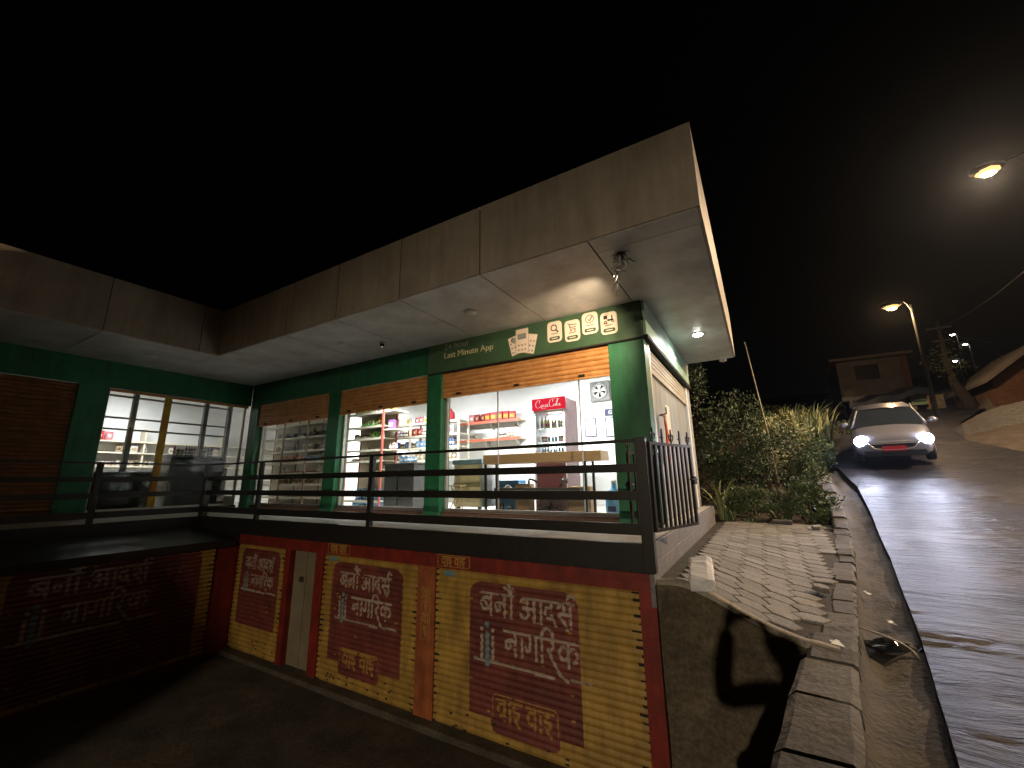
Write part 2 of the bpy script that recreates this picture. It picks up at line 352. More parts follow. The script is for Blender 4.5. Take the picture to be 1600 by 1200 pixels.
def root_of(o):
    while o.parent: o = o.parent
    return o
def W_(mb, name, mats, parent, bevel=0.0, seg=2):
    """mesh given in world coordinates, linked under parent (whose root is not rotated)"""
    l = root_of(parent).location
    mb.shift((-l[0], -l[1], -l[2]))
    return mb.build(name, mats, parent, bevel, seg)
def solo(mb, name, mats, label, cat, group=None, bevel=0.0):
    """a thing that is one mesh: world coordinates in, origin moved to the middle of its base"""
    a = np.array(mb.v); c = ((a[:, 0].min() + a[:, 0].max()) / 2, (a[:, 1].min() + a[:, 1].max()) / 2, a[:, 2].min())
    mb.shift((-c[0], -c[1], -c[2])); o = mb.build(name, mats, None, bevel); o.location = c
    return tag(o, label, cat, group)
def Wl(name, text, size, m, parent, origin, **k):
    l = root_of(parent).location
    return letters(name, text, size, m, parent, (origin[0] - l[0], origin[1] - l[1], origin[2] - l[2]), **k)

# ================================================================== SETTING
_ys = [-60, -30, -10, 0, 5, 8, 10, 12, 14, 16.2, 20, 28, 40, 60, 120]
_zs = [-8.5, -4.4, -2.3, -1.62, -1.42, -1.27, -1.08, -.68, -.15, .46, 1.4, 2.9, 4.6, 7, 13]
def zr(y):
    # smoothed road height along the hill
    return float(np.mean(np.interp(np.array([y - 0.6, y - 0.2, y + 0.2, y + 0.6]), _ys, _zs)))
_ly = [-60, -30, -10, 0, 3.36, 5.26, 8.6, 11.56, 13.5, 15.2, 16, 19.4, 26.4, 40, 60, 120]
_lx = [-8.6, -4.2, -1.25, .2, .69, 1.01, 1.49, 1.84, 1.99, 1.89, 1.62, 2.38, 5.37, 10.5, 17, 36]
_ky = [-60, -30, -10, 0, 3.14, 5.04, 8.88, 11.52, 13.8, 15.0]
_kx = [-9.0, -4.6, -1.65, -.2, .28, .56, 1.12, 1.41, 1.53, 1.54]
_ry = [-60, -30, 0, 12, 15, 16.3, 18.2, 20, 23, 26, 40, 60, 120]
_rx = [-1, 2, 5.6, 7.2, 6.9, 6.1, 5.6, 5.9, 7.0, 8.4, 14.5, 22, 42]
xl = lambda y: float(np.interp(y, _ly, _lx)); xk = lambda y: float(np.interp(y, _ky, _kx)); xr = lambda y: float(np.interp(y, _ry, _rx))
def sstep(a, b, x): t = min(1, max(0, (x - a) / (b - a))); return t * t * (3 - 2 * t)

def grid(name, m, xs, ys, fz, kind='structure'):
    mb = MB(); nx = len(xs); ny = len(ys)
    vs = [(x, y, fz(x, y)) for y in ys for x in xs]
    fs = [(j * nx + i, j * nx + i + 1, (j + 1) * nx + i + 1, (j + 1) * nx + i) for j in range(ny - 1) for i in range(nx - 1)]
    mb.add(vs, fs, 0, True); return struct(mb.build(name, m, fix=False), kind)

rng = np.random.RandomState(3)
_nz = rng.rand(64, 64)
def nz(x, y, s=1.0):
    x = x * s; y = y * s; i = math.floor(x); j = math.floor(y); a = x - i; b = y - j
    g = lambda p, q: _nz[p % 64, q % 64]
    a = a * a * (3 - 2 * a); b = b * b * (3 - 2 * b)
    return g(i, j) * (1 - a) * (1 - b) + g(i + 1, j) * a * (1 - b) + g(i, j + 1) * (1 - a) * b + g(i + 1, j + 1) * a * b

def zground(x, y):
    z = zr(y) - 0.32
    if y > 14: z = min(z, zr(y) - 0.1 - 0.2)
    side = xl(min(y, 60)) - x
    if side > 0:                                  # left of the road
        if y < 11.2:
            k = sstep(0.55, 0.8, side) if y < 11.0 else 0
            z = z * (1 - k) + (-3.35) * k
        else:
            veg = -1.15 + 0.20 * (y - 11.2) + 0.25 * (nz(x, y, .6) - .5)
            k = sstep(0.1, 0.9, side); z = z * (1 - k) + min(veg, z + 0.6) * k
            if x < -12 and y < 11.6: z = -3.35
    rs = x - xr(min(y, 60))
    if rs > 0:
        z += 0.22 * min(rs, 4) + 0.10 * max(0, rs - 4) + 0.3 * (nz(x, y, .5) - .5)
    d = math.hypot(x, y)
    if d > 45: z += (d - 45) * 0.03 * (1 + nz(x, y, .03) * 2)
    return z
gx = sorted(set(list(np.arange(-16, 16.01, 0.4)) + list(np.arange(-60, 61, 4.0)) + [-300, -220, -160, -120, -90, 90, 120, 160, 220, 300]))
gy = sorted(set(list(np.arange(-14, 30.01, 0.4)) + list(np.arange(-60, 101, 4.0)) + [-200, -140, -100, 130, 170, 220, 300]))
grid('ground', M['soil'], gx, gy, zground)

# lower yard slab
mb = MB()
yx = np.linspace(-16, 0.6, 30); yy = np.linspace(-12, 4.7, 30)
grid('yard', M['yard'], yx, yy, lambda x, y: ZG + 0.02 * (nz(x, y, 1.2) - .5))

# road: broom-ridged concrete, the ridges run across the slope and fade where it has been patched
def ridge(x, y):
    if not 1.0 < y < 19.0: return 0.0
    k = 0.35 + 0.65 * sstep(.30, .50, nz(x * .6 + 9, y * .45))
    w = y + .30 * nz(x * .55, y * .35 + 4)
    return k * (0.030 * (nz(x * .75, w * 5.2) - .5) + 0.016 * (nz(x * 2.2 + 7, w * 11.5) - .5) + .006 * (nz(x * 9, y * 23) - .5))
# road
mb = MB(); ry = list(np.arange(-40, 1.0, 0.25)) + list(np.arange(1.0, 19.0, 0.04)) + list(np.arange(19.0, 30, 0.25)) + list(np.arange(30, 121, 2.0)); NX = 72
vs = [(xl(y) + (xr(y) - xl(y)) * i / NX, y, zr(y) + 0.012 * (nz(i * .33, y * 1.4, 1.0) - .5) + ridge(i * .085, y)) for y in ry for i in range(NX + 1)]
fs = [(j * (NX + 1) + i, j * (NX + 1) + i + 1, (j + 1) * (NX + 1) + i + 1, (j + 1) * (NX + 1) + i) for j in range(len(ry) - 1) for i in range(NX)]
# ragged slab edge, 12 cm thick
base = len(vs)
for y in ry: vs.append((xl(y) - 0.02 + 0.03 * nz(y * 3, 1, 1), y, zr(y) - 0.16))
for j in range(len(ry) - 1): fs.append((base + j, j * (NX + 1), (j + 1) * (NX + 1), base + j + 1))
mb.add(vs, fs, 0, False); struct(mb.build('road', M['road'], fix=False))

# gutter between kerb and road
mb = MB(); g_y = list(np.arange(-14, 15.4, 0.12)); prof = [(0.0, -0.03), (0.12, -0.14), (0.35, -0.16), (0.6, -0.13), (0.85, -0.10), (1.04, -0.09)]
vs = []; fs = []
for y in g_y:
    a = xk(y) - 0.02; b = xl(y)
    for t, dz in prof: vs.append((a + (b - a) * t, y, zr(y) + dz + 0.07 * (nz(t * 6, y * 2.2, 1) - .5) + 0.03 * (nz(t * 20, y * 7, 1) - .5)))
n = len(prof)
for j in range(len(g_y) - 1):
    for i in range(n - 1): fs.append((j * n + i, j * n + i + 1, (j + 1) * n + i + 1, (j + 1) * n + i))
mb.add(vs, fs, 0, True); struct(mb.build('gutter', mat('gutter_mud', (.075, .062, .042), (.034, .027, .018), .9, 3, .8, 22, detail=9), fix=False))

# path of hexagonal pavers beside the shop
def zk(y): return zr(y) + 0.05
def zpath(x, y):
    zl = -1.0 - 0.02 * sstep(6, 11, y); xe = xk(y) - 0.28
    zrr = min(zk(y), -1.03); t = sstep(0.0, 1.0, (x + 1.05) / max(0.3, xe + 1.05))
    return zl * (1 - t) + zrr * t
def ynear(x): return float(np.interp(x, [-1.06, -.66, -.37, 0, .3, .7], [4.60, 4.62, 4.60, 4.56, 4.45, 4.3]))
px_ = list(np.linspace(-1.055, 1.0, 22)); py_ = list(np.arange(4.7, 11.3, 0.2))
mb = MB(); vs = []; fs = []
for y in py_:
    for i in range(16):
        x = -1.055 + (xk(y) - 0.15 + 1.055) * i / 15; vs.append((x, y, zpath(x, y) - 0.022))
for j in range(len(py_) - 1):
    for i in range(15): fs.append((j * 16 + i, j * 16 + i + 1, (j + 1) * 16 + i + 1, (j + 1) * 16 + i))
mb.add(vs, fs, 0, True); struct(mb.build('path_bedding', M['mortar'], fix=False))
mb = MB(); hw, hd = 0.165, 0.115
row = 0; y = 4.72
while y < 11.25:
    x = -1.0 + (hw * 1.5 if row % 2 else 0)
    while x < 1.3:
        jx, jy = random.uniform(-.004, .004), random.uniform(-.004, .004); cx, cyy = x + jx, y + jy
        if cx + hw * .35 < xk(cyy) - 0.27 and cx - hw * .6 > -1.06 and cyy - hd > ynear(cx) + 0.10 and not (cx > .1 and cyy < 4.95 + .3 * nz(cx, 3, 4)):
            gx_, gy_ = hw - 0.009, hd - 0.008; dz = random.uniform(-.004, .004); tx, ty = random.uniform(-.015, .015), random.uniform(-.02, .02)
            ring = [(cx + gx_ * a, cyy + gy_ * b) for a, b in ((1.0, 0), (.5, 1), (-.5, 1), (-1.0, 0), (-.5, -1), (.5, -1))]
            top = [(cx + (p - cx) * .96, cyy + (q - cyy) * .95) for p, q in ring]
            Z = lambda p, q, e: zpath(cx, cyy) + dz + tx * (p - cx) + ty * (q - cyy) + e + (zpath(p, q) - zpath(cx, cyy))
            vs = [(p, q, Z(p, q, -.06)) for p, q in ring] + [(p, q, Z(p, q, -.006)) for p, q in ring] + [(p, q, Z(p, q, 0)) for p, q in top]
            fs = [tuple(range(12, 18))] + [(i, (i + 1) % 6, 6 + (i + 1) % 6, 6 + i) for i in range(6)] + [(6 + i, 6 + (i + 1) % 6, 12 + (i + 1) % 6, 12 + i) for i in range(6)]
            mb.add(vs, fs)
        x += hw * 3
    y += hd; row += 1
struct(mb.build('path', M['paver'], fix=True))

# kerb: a row of rough stones between path and gutter, and down the roadside in front
mb = MB(); y = -9.0; random.seed(5)
while y < 15.0:
    L = random.uniform(.26, .46) if y > 4.4 else random.uniform(.42, .75); w = random.uniform(.2, .3) if y > 4.4 else random.uniform(.33, .38)
    yc = y + L / 2; xo = xk(yc) - 0.01; top = zk(yc) + (random.uniform(-.02, .03) if y > 4.4 else .02 + random.uniform(-.01, .01))
    slope = (xk(yc + .3) - xk(yc - .3)) / .6; bot = top - (.30 if y > 4.4 else .55)
    nseg = 3; vs = []
    for jj in range(nseg + 1):
        yy_ = y + 0.01 + (L - 0.02) * jj / nseg
        for a, zz in ((0, bot), (0, top - .03), (.12, top), (.88, top), (1, top - .03), (1, bot)):
            r = lambda s: random.uniform(-s, s)
            vs.append((xo + slope * (yy_ - yc) - w + w * a + r(.012), yy_ + r(.008), zz + (zr(yy_) - zr(yc)) + r(.008)))
    fs = []
    for jj in range(nseg):
        for i in range(5): fs.append((jj * 6 + i, jj * 6 + i + 1, jj * 6 + 7 + i, jj * 6 + 6 + i))
    fs.append((0, 1, 2, 3, 4, 5)); fs.append(tuple(nseg * 6 + i for i in range(6)))
    mb.add(vs, fs); y += L + random.uniform(.0, .02)
struct(mb.build('kerb', M['stone']))

# roadside retaining wall below the kerb (drops to the yard), and the rough wall under the near edge of the path
mb = MB(); wy = list(np.arange(-11.5, 4.6, 0.3)); vs = []; fs = []
for y in wy:
    for z in np.linspace(0, 1, 8):
        vs.append((xk(y) - .33 + 0.06 * (nz(y, z * 6, 2) - .5), y, -3.1 + (zk(y) - .3 + 3.1) * z))
for j in range(len(wy) - 1):
    for i in range(7): fs.append((j * 8 + i, j * 8 + i + 1, (j + 1) * 8 + i + 1, (j + 1) * 8 + i))
mb.add(vs, fs, 0, True)
for j, y in enumerate(wy): pass
mb.prism([(-11.5, -3.1), (4.5, -3.1), (4.5, zk(4.5) - .34), (-11.5, zk(-11.5) - .34)], 'x', 0.0, 0.02)
k = len(mb.v) - 8
for i in range(k, len(mb.v)):
    x, y, z = mb.v[i]; mb.v[i] = (xk(y) - (.30 if x < .01 else .05), y, z)
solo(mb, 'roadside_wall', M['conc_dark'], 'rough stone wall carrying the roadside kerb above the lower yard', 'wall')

mb = MB(); wx = list(np.linspace(-1.05, .36, 34)); NZ = 24; vs = []; fs = []
ztop = lambda x: zpath(max(x, -1.05), 4.75) + .035 * sstep(-1.05, -.75, x) - 0.01 + .012 * (nz(x, 2, 9) - .5)
for x in wx:
    for k in range(NZ + 1):
        z = -3.05 + (ztop(x) + 3.05) * k / NZ
        vs.append((x, ynear(x) + 0.05 * (nz(x, z, 2.5) - .5) + .02 * (nz(x, z, 9) - .5), z))
for j in range(len(wx) - 1):
    for k in range(NZ): fs.append((j * (NZ + 1) + k, (j + 1) * (NZ + 1) + k, (j + 1) * (NZ + 1) + k + 1, j * (NZ + 1) + k + 1))
mb.add(vs, fs, 0, True)
rw = thing('retaining_wall', 'rough stained concrete wall under the near edge of the paved path', 'wall', (-.35, 4.7, -3.0))
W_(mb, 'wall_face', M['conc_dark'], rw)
mb = MB(); vs = []; fs = []
for x in wx:
    y0 = ynear(x) + 0.05 * (nz(x, ztop(x), 2.5) - .5) + .02 * (nz(x, ztop(x), 9) - .5) - .012; wd = .17 + .06 * nz(x, 5, 4)
    for t, dz in ((0, -.035), (0.03, 0.006), (.5, .012), (1, -.03)):
        vs.append((x, y0 + wd * t, ztop(x) + dz + (zpath(x, y0 + wd * t + .1) - zpath(x, 4.75)) * .5))
for j in range(len(wx) - 1):
    for k in range(3): fs.append((j * 4 + k, (j + 1) * 4 + k, (j + 1) * 4 + k + 1, j * 4 + k + 1))
mb.add(vs, fs, 0, True); W_(mb, 'mortar_cap', M['conc'], rw)

# ================================================================== SHOP BUILDING
bld = thing('shop_building', 'corner shop with beige clad overhanging roof, lit windows and green pillars above painted shutters', 'building', (-6, 6, ZG))
# roof and fascia panels with dark seams
xf, yf = -0.20, 4.05; xfi = -9.55
mb = MB()
def fascia_x(x0, x1, y):   # panel on the front fascia
    mb.box(x0 + .008, x1 - .008, y, y + .03, ZS + .012, ZT)
sx = [xf - .0] + [-1.37 - 1.44 * i for i in range(6)]; sx = [-0.20, -1.37, -2.84, -4.29, -5.73, -7.15, -8.6, xfi]
for a, b in zip(sx[1:], sx[:-1]):
    if (a, b) == (-1.37, -0.20) or (a, b) == (-2.84, -1.37): continue
    fascia_x(a, b, yf)
fascia_x(-2.84, -0.19, yf)
W_(mb, 'front_fascia', M['panel'], bld)
mb = MB()
for a, b in ((4.05, 7.0), (7.0, YE)): mb.box(xf - .03, xf, a + .004, b - .004, ZS + .012, ZT)
W_(mb, 'side_fascia', M['panel'], bld)
mb = MB(); sy = [yf, 2.25, 0.80, -.65, -2.1]
mb.box(xfi, xfi + .03, 3.70 + .008, yf - .001, ZS + .012, ZT); mb.box(xfi, xfi + .03, 2.25 + .008, 3.70 - .008, ZS + .012, ZT)
for a, b in zip(sy[2:], sy[1:-1]): mb.box(xfi, xfi + .03, a + .008, b - .008, ZS + .012, ZT)
W_(mb, 'wing_fascia', M['panel'], bld)
mb = MB()   # dark core behind the seams, roof slab
mb.box(xfi + .001, xf - .031, yf + .031, YE, ZS + .03, ZT - .02); mb.box(-16.3, xfi - .001, -2.1, YE, ZS + .03, ZT - .02)
W_(mb, 'roof', M['seam'], bld)
mb = MB(); mb.box(-9.0, -2.2, 6.6, 9.6, ZT - .02, 5.35); mb.box(-9.2, -2.0, 6.45, 9.8, 5.352, 5.5); W_(mb, 'roof_light_block', M['plaster'], bld)  # unseen roof block, added to keep street lamp light off the wing
# soffit panels
mb = MB(); g = .009
for a, b in zip(sx[1:], sx[:-1]):
    if b > -1: continue
    mb.box(a + g, b - g, yf + .02, YS - .02, ZS, ZS + .02)
mb.box(-1.37 + g, xf - .03, yf + .02, 4.36 - g / 2, ZS, ZS + .02)
mb.box(-1.37 + g, XC - .02, 4.36 + g / 2, YS - .02, ZS, ZS + .02); mb.box(XC - .02, xf - .035, 4.36 + g / 2, YE, ZS, ZS + .02)
mb.box(XB, xfi - g, yf + g, YS - .02, ZS, ZS + .02)
for a, b in zip(sy[1:], sy[:-1]): mb.box(XB, xfi, a + g, b - g, ZS, ZS + .02)
W_(mb, 'soffit', M['soffit'], bld)

# walls above and below the openings, pillars
wins = [(-5.09, -1.80), (-8.07, -5.45), (-11.40, -8.46)]      # front windows, right to left
cols = [(-1.80, XC), (-5.45, -5.09), (-8.46, -8.07), (XB, -11.40)]
for a, b in cols:
    mb = MB(); mb.box(a, b, YS, YS + .28, ZF, 2.04)
    mb.box(a - .004, b + .004, YS - .006, YS + .02, ZF, ZF + .18)
    W_(mb, 'pillar', M['green'], bld, .006)
mb = MB(); mb.box(XB, XC, YS + .01, YS + .25, 2.04, ZS); W_(mb, 'lintel', M['green'], bld)
mb = MB(); mb.box(XB, XB - .25, -2.0, YS, 2.04, ZS); W_(mb, 'wing_lintel', M['green'], bld)
wcols = [(2.62, 3.10), (-.6, -.15), (5.96, 6.02)]
for a, b in wcols[:2]:
    mb = MB(); mb.box(XB - .28, XB, a, b, ZF, 2.04); W_(mb, 'pillar', M['green'], bld, .006)

def roller(name, x0, x1, z0, z1, y, m, axis='x', n=None):
    """rolled-up slat shutter; axis x: spans x at depth y; axis y: spans y (x0,x1) at plane x=y"""
    mb = MB(); h = .078; n = max(1, round((z1 - z0) / h)); h = (z1 - z0) / n; seg = 5; vs = []; fs = []
    prof = []
    for i in range(n):
        for j in range(seg):
            t = j / seg; prof.append((-.018 * math.sin(PI * t) ** .8, z0 + (i + t) * h))
        prof.append((0.006, z0 + (i + 1) * h - .004))
    for d, z in prof:
        for s in (x0, x1): vs.append((s, y + d, z) if axis == 'x' else (y - d, s, z))
    for i in range(len(prof) - 1): fs.append((2 * i, 2 * i + 1, 2 * i + 3, 2 * i + 2))
    mb.add(vs, fs)
    if axis == 'x':
        mb.box(x0, x1, y - .022, y + .02, z0 - .03, z0)
    else: mb.box(y - .02, y + .022, x0, x1, z0 - .03, z0)
    o = mb.build(name, m, bld); l = bld.location
    o.data.transform(Matrix.Translation((-l[0], -l[1], -l[2]))); return o
sh_z = [1.55, 1.50, 1.47]
for (a, b), z in zip(wins, sh_z):
    r = roller('roller_shutter', a, b, z, 2.04, YS + .05, M['roll'])
    for fx in (.12, .5, .86):
        x = a + (b - a) * fx; mb = MB(); mb.box(x - .05, x + .05, YS + .01, YS + .03, z + .01, z + .045); W_(mb, 'lock_plate', M['seam'], r)
r = roller('roller_shutter', 6.1, YE - .08, 1.62, 1.98, XC + .0 - .05, M['rollpale'], 'y'); lab(r, 'pale metal roller shutter rolled up above the side window')
r = roller('roller_shutter', 3.10, 5.96, 2.0, 2.04, XB - .05, M['roll'], 'y')
r = roller('roller_shutter', -2.0, -.6, ZF + .02, 2.04, XB - .05, M['roll'], 'y'); lab(r, 'second closed shutter at the far left end of the wing')
r = roller('roller_shutter', -.15, 2.62, ZF + .02, 2.04, XB - .05, mat('shaded_brown_slats', (.22, .09, .03), (.14, .06, .02), .6, 5), 'y'); lab(r, 'closed orange brown roller shutter on the left wing')  # the wing's shade is put into a darker copy of the slat colour

def window(x0, x1, z1, mull, axis='x', y=YS + .17, m=None, zb=-.55, fm=None):
    P = (lambda a, b, c, d, e, f: (a, b, c, d, e, f)) if axis == 'x' else (lambda a, b, c, d, e, f: (c, d, a, b, e, f))
    mb = MB(); w = .045
    mb.box(*P(x0, x1, y - .03, y + .03, zb, zb + .05)); mb.box(*P(x0, x0 + w, y - .03, y + .03, zb + .05, z1)); mb.box(*P(x1 - w, x1, y - .03, y + .03, zb + .05, z1))
    fr = W_(mb, 'window', fm or M['alu'], bld)
    mb = MB(); mb.box(*P(x0 + w, x1 - w, y - .004, y + .004, zb + .05, z1)); W_(mb, 'pane', m or M['glass'], fr)
    for mx in mull:
        mb = MB(); mb.box(*P(mx - .008, mx + .008, y - .012, y + .012, zb + .05, z1)); W_(mb, 'glazing_bar', M['alu'], fr)
    return fr
window(-5.09, -1.80, 2.04, (-3.92, -2.37)); window(-8.07, -5.45, 2.04, ()); window(-11.40, -8.46, 2.04, (-11.25,))
for a, b in wins:
    mb = MB(); mb.box(a, b, YS + .06, YS + .30, ZF, -.553); W_(mb, 'sill', M['brownmat'], bld)
window(3.10, 5.96, 2.04, (), 'y', XB - .17, fm=M['alu'])
mb = MB(); mb.box(XB - .20, XB - .12, 4.14, 4.27, -.50, 2.02); lab(W_(mb, 'mullion', M['yelpost'], bld, .01), 'worn yellow post in the wing window')
mb = MB(); mb.box(XB - .3, XB - .06, 3.10, 5.96, ZF, -.553); W_(mb, 'sill', M['brownmat'], bld)
# side wall C: shutter frame, sheet behind the glass, pillar return
for a, b in ((YS + .285, YS + .37), (YE - .08, YE)):
    mb = MB(); mb.box(XC - .1, XC, a, b, ZF, 2.04); W_(mb, 'side_door_jamb', M['alu'], bld, .006)
mb = MB(); mb.box(XC - .012, XC + .02, YE + .003, YE + .03, ZF, 2.04); W_(mb, 'drain_pipe', M['alu'], bld)
mb = MB(); mb.box(XC - .25, XC - .01, YS + .26, YE, 2.04, ZS); W_(mb, 'side_lintel', M['green'], bld)
# side door: streaked sheet
mb = MB(); mb.box(XC - .09, XC - .07, YS + .37, YE - .08, ZF + .01, 1.62); lab(W_(mb, 'side_door', M['curtain'], bld), 'streaked pale sheet closing the side opening')
mb = MB(); mb.box(XC - .069, XC - .066, 7.6, 7.95, .55, 1.25); W_(mb, 'patch', M['cardpink'], bld)

# walkway slab, plinth, black edge beam
mb = MB(); mb.box(XRL, -1.055, YR, YS + .3, ZF - .14, ZF); mb.box(-1.26, -1.055, YS + .3, YE + .55, ZF - .14, ZF); mb.box(XB - .3, XRL, -2.0, YS + .3, ZF - .14, ZF)
W_(mb, 'walkway', M['deck'], bld)
mb = MB(); mb.box(-1.10, -1.051, YR + .03, YE + .58, -1.25, -.845); mb.box(-1.10, -1.046, YR + .03, YE + .58, -.837, ZF + .003); mb.box(-1.26, -1.10, YE + .55, YE + .58, -1.25, ZF + .003)
W_(mb, 'plinth', M['plinth'], bld, .006)
mb = MB(); mb.box(XRL - .02, -1.03, YR - .03, YR + .045, -.93, ZF + .004); mb.box(XRL - .03, XRL + .045, -2.0, YR - .03, -.93, ZF + .004)
W_(mb, 'edge_beam', M['black'], bld)
mb = MB(); mb.prism([(XRL + .045, -.86), (-8.68, -1.02), (-8.68, -1.14), (XRL + .045, -1.0)], 'y', -3.0, YR - .04); lab(W_(mb, 'canopy', M['black'], bld), 'dark canopy over the lower shops of the wing')

# interior shell
mb = MB(); mb.box(-16.0, XC - .1, YS + .3, YE, ZF - .05, ZF + .02); mb.box(-16, XB - .3, -2.0, YS + .3, ZF - .05, ZF + .02); W_(mb, 'shop_floor', M['floorin'], bld)
mb = MB(); mb.box(-16.0, XC - .1, YS + .25, YE, 2.50, 2.55); mb.box(-16.0, XB - .25, -2.0, YS + .25, 2.50, 2.55); W_(mb, 'ceiling', M['ceil'], bld)
mb = MB(); mb.box(-16.2, XC - .012, 10.0, YE, ZF, 2.5); mb.box(-16.2, -16.0, -2.2, 10.0, ZF, 2.5); mb.box(-16, XB, -2.2, -2.0, ZF - 2.3, 2.5)
mb.box(XC - .125, XC - .095, YS + .29, 10.0, ZF, 2.5)
W_(mb, 'shop_wall', M['wallin'], bld)

# lower storey --------------------------------------------------------------
YL = 4.56
mb = MB()
mb.box(-8.72, -1.056, YL - .02, YL + .2, -1.12, -.93)
mb.box(-1.22, -1.056, YL - .02, YL + .2, ZG, -1.12)
W_(mb, 'red_band', M['red'], bld)
mb = MB(); mb.box(-4.185, -3.875, YL - .02, YL + .2, ZG, -1.12); W_(mb, 'orange_pillar', M['orange'], bld)
for a, b in ((-6.39, -6.185), (-7.22, -7.08), (-8.95, -8.74)):
    mb = MB(); mb.box(a, b, YL - .02, YL + .2, ZG, -1.12); W_(mb, 'red_pillar', M['red'], bld)
mb = MB(); mb.box(-7.08, -6.39, YL + .08, YL + .13, ZG, -1.0); mb.box(-6.76, -6.74, YL + .07, YL + .08, ZG, -1.0); 
dr = W_(mb, 'steel_door', mat('dull_tan_door', (.20, .165, .11), (.13, .105, .07), .7, 2, .2, 30, detail=8), bld); lab(dr, 'plain grey door between the painted shutters')
mb = MB(); mb.box(-6.88, -6.80, YL + .05, YL + .08, -1.62, -1.54); mb.ball((-6.84, YL + .045, -1.58), .03); W_(mb, 'door_lock', M['dgrey'], dr)
mb = MB(); mb.box(-8.74, -1.06, YL - .16, YL + .1, ZG - .05, ZG + .07); W_(mb, 'threshold', M['yard'], bld, .02)

# hand-painted lettering, one stroke list per character (x, y in units of the letter height, head line at y = 1)
def arc(cx, cy, r, a0, a1, n=8, ry=None): return [(cx + r * math.cos(math.radians(a0 + (a1 - a0) * i / n)), cy + (ry or r) * math.sin(math.radians(a0 + (a1 - a0) * i / n))) for i in range(n + 1)]
GL = {
 'ba': (.86, [[(0, 1), (.86, 1)], [(.68, 1), (.68, 0)], [(.68, .68), (.42, .8), (.15, .66), (.08, .42), (.22, .24), (.46, .26), (.68, .46)], [(.24, .66), (.54, .32)]]),
 'na': (.82, [[(0, 1), (.82, 1)], [(.64, 1), (.64, 0)], [(.64, .60), (.30, .62), (.12, .50), (.14, .28), (.30, .26), (.36, .42), (.28, .58)]]),
 'aa': (.34, [[(0, 1), (.34, 1)], [(.2, 1), (.2, 0)]]),
 'au': (.36, [[(0, 1), (.36, 1)], [(.2, 1), (.2, 0)], [(.2, 1.0), (.05, 1.25), (-.18, 1.34)], [(.2, 1.0), (.2, 1.3), (.02, 1.52)], [(.34, 1.34), (.40, 1.30)]]),
 'a': (.95, [[(.45, 1), (.95, 1)], [(.78, 1), (.78, 0)], [(.06, .84), (.24, .98), (.42, .84), (.36, .64), (.18, .56), (.38, .52), (.46, .30), (.30, .10), (.10, .14), (.02, .30)], [(.30, .55), (.78, .55)]]),
 'da': (.66, [[(0, 1), (.66, 1)], [(.40, 1), (.40, .76), (.16, .70), (.08, .46), (.24, .26), (.44, .36), (.40, .52)], [(.42, .34), (.62, .02)]]),
 'rsha': (.92, [[(0, 1), (.10, 1)], [(.40, 1), (.92, 1)], [(.12, .80), (.26, .96), (.42, .80), (.34, .58), (.14, .50), (.22, .36), (.40, .20), (.54, -.10)], [(.30, .54), (.72, .54)], [(.72, 1), (.72, 0)], [(.72, 1.0), (.60, 1.22), (.74, 1.38), (.94, 1.28)]]),
 'ga': (.78, [[(0, 1), (.78, 1)], [(.28, 1), (.28, .42), (.16, .30), (.06, .44)], [(.62, 1), (.62, 0)]]),
 'ri': (1.0, [[(0, 1), (1.0, 1)], [(.16, 0), (.16, 1), (.22, 1.30), (.46, 1.44), (.70, 1.28), (.76, 1.0)], [(.56, 1), (.74, .84), (.68, .60), (.50, .54), (.56, .40), (.86, -.10), (1.10, -.42), (1.42, -.56)]]),
 'ka': (1.0, [[(0, 1), (1.0, 1)], [(.50, 1), (.50, 0)], [(.50, .66), (.24, .80), (.06, .58), (.14, .30), (.34, .30), (.50, .48)], [(.50, .60), (.72, .78), (.92, .60), (.92, .36), (.78, .22)]]),
 'va': (.72, [[(0, 1), (.72, 1)], [(.56, 1), (.56, 0)], [(.56, .70), (.30, .80), (.08, .58), (.14, .30), (.36, .26), (.56, .46)]]),
 'i': (.66, [[(0, 1), (.66, 1)], [(.36, 1), (.36, .86), (.14, .78), (.16, .60), (.42, .58), (.50, .40), (.30, .28), (.14, .34)], [(.34, .30), (.30, .12), (.50, -.08)]]),
}
def word(chars, x, y, h, slope=0.0, sp=1.0):
    out = []
    for c in chars:
        if c == ' ': x += .35 * h; continue
        w, st = GL[c]
        for s in st:
            q = s if len(s) == 2 else smooth_pts(s, 4)
            out.append([(x + p[0] * h * sp, y + p[1] * h + slope * (x + p[0] * h * sp)) for p in q])
        x += w * h * sp
    return out, x
def dist(U, V, strokes):
    D = np.full(U.shape, 9.0)
    for s in strokes:
        for (ax, ay), (bx, by) in zip(s[:-1], s[1:]):
            dx, dy = bx - ax, by - ay; L = dx * dx + dy * dy + 1e-12
            t = np.clip(((U - ax) * dx + (V - ay) * dy) / L, 0, 1)
            D = np.minimum(D, np.hypot(U - ax - t * dx, V - ay - t * dy))
    return D
def rrect(U, V, x0, x1, y0, y1, r):
    cx, cy, hx, hy = (x0 + x1) / 2, (y0 + y1) / 2, (x1 - x0) / 2 - r, (y1 - y0) / 2 - r
    qx = np.abs(U - cx) - hx; qy = np.abs(V - cy) - hy
    return np.hypot(np.maximum(qx, 0), np.maximum(qy, 0)) + np.minimum(np.maximum(qx, qy), 0) - r

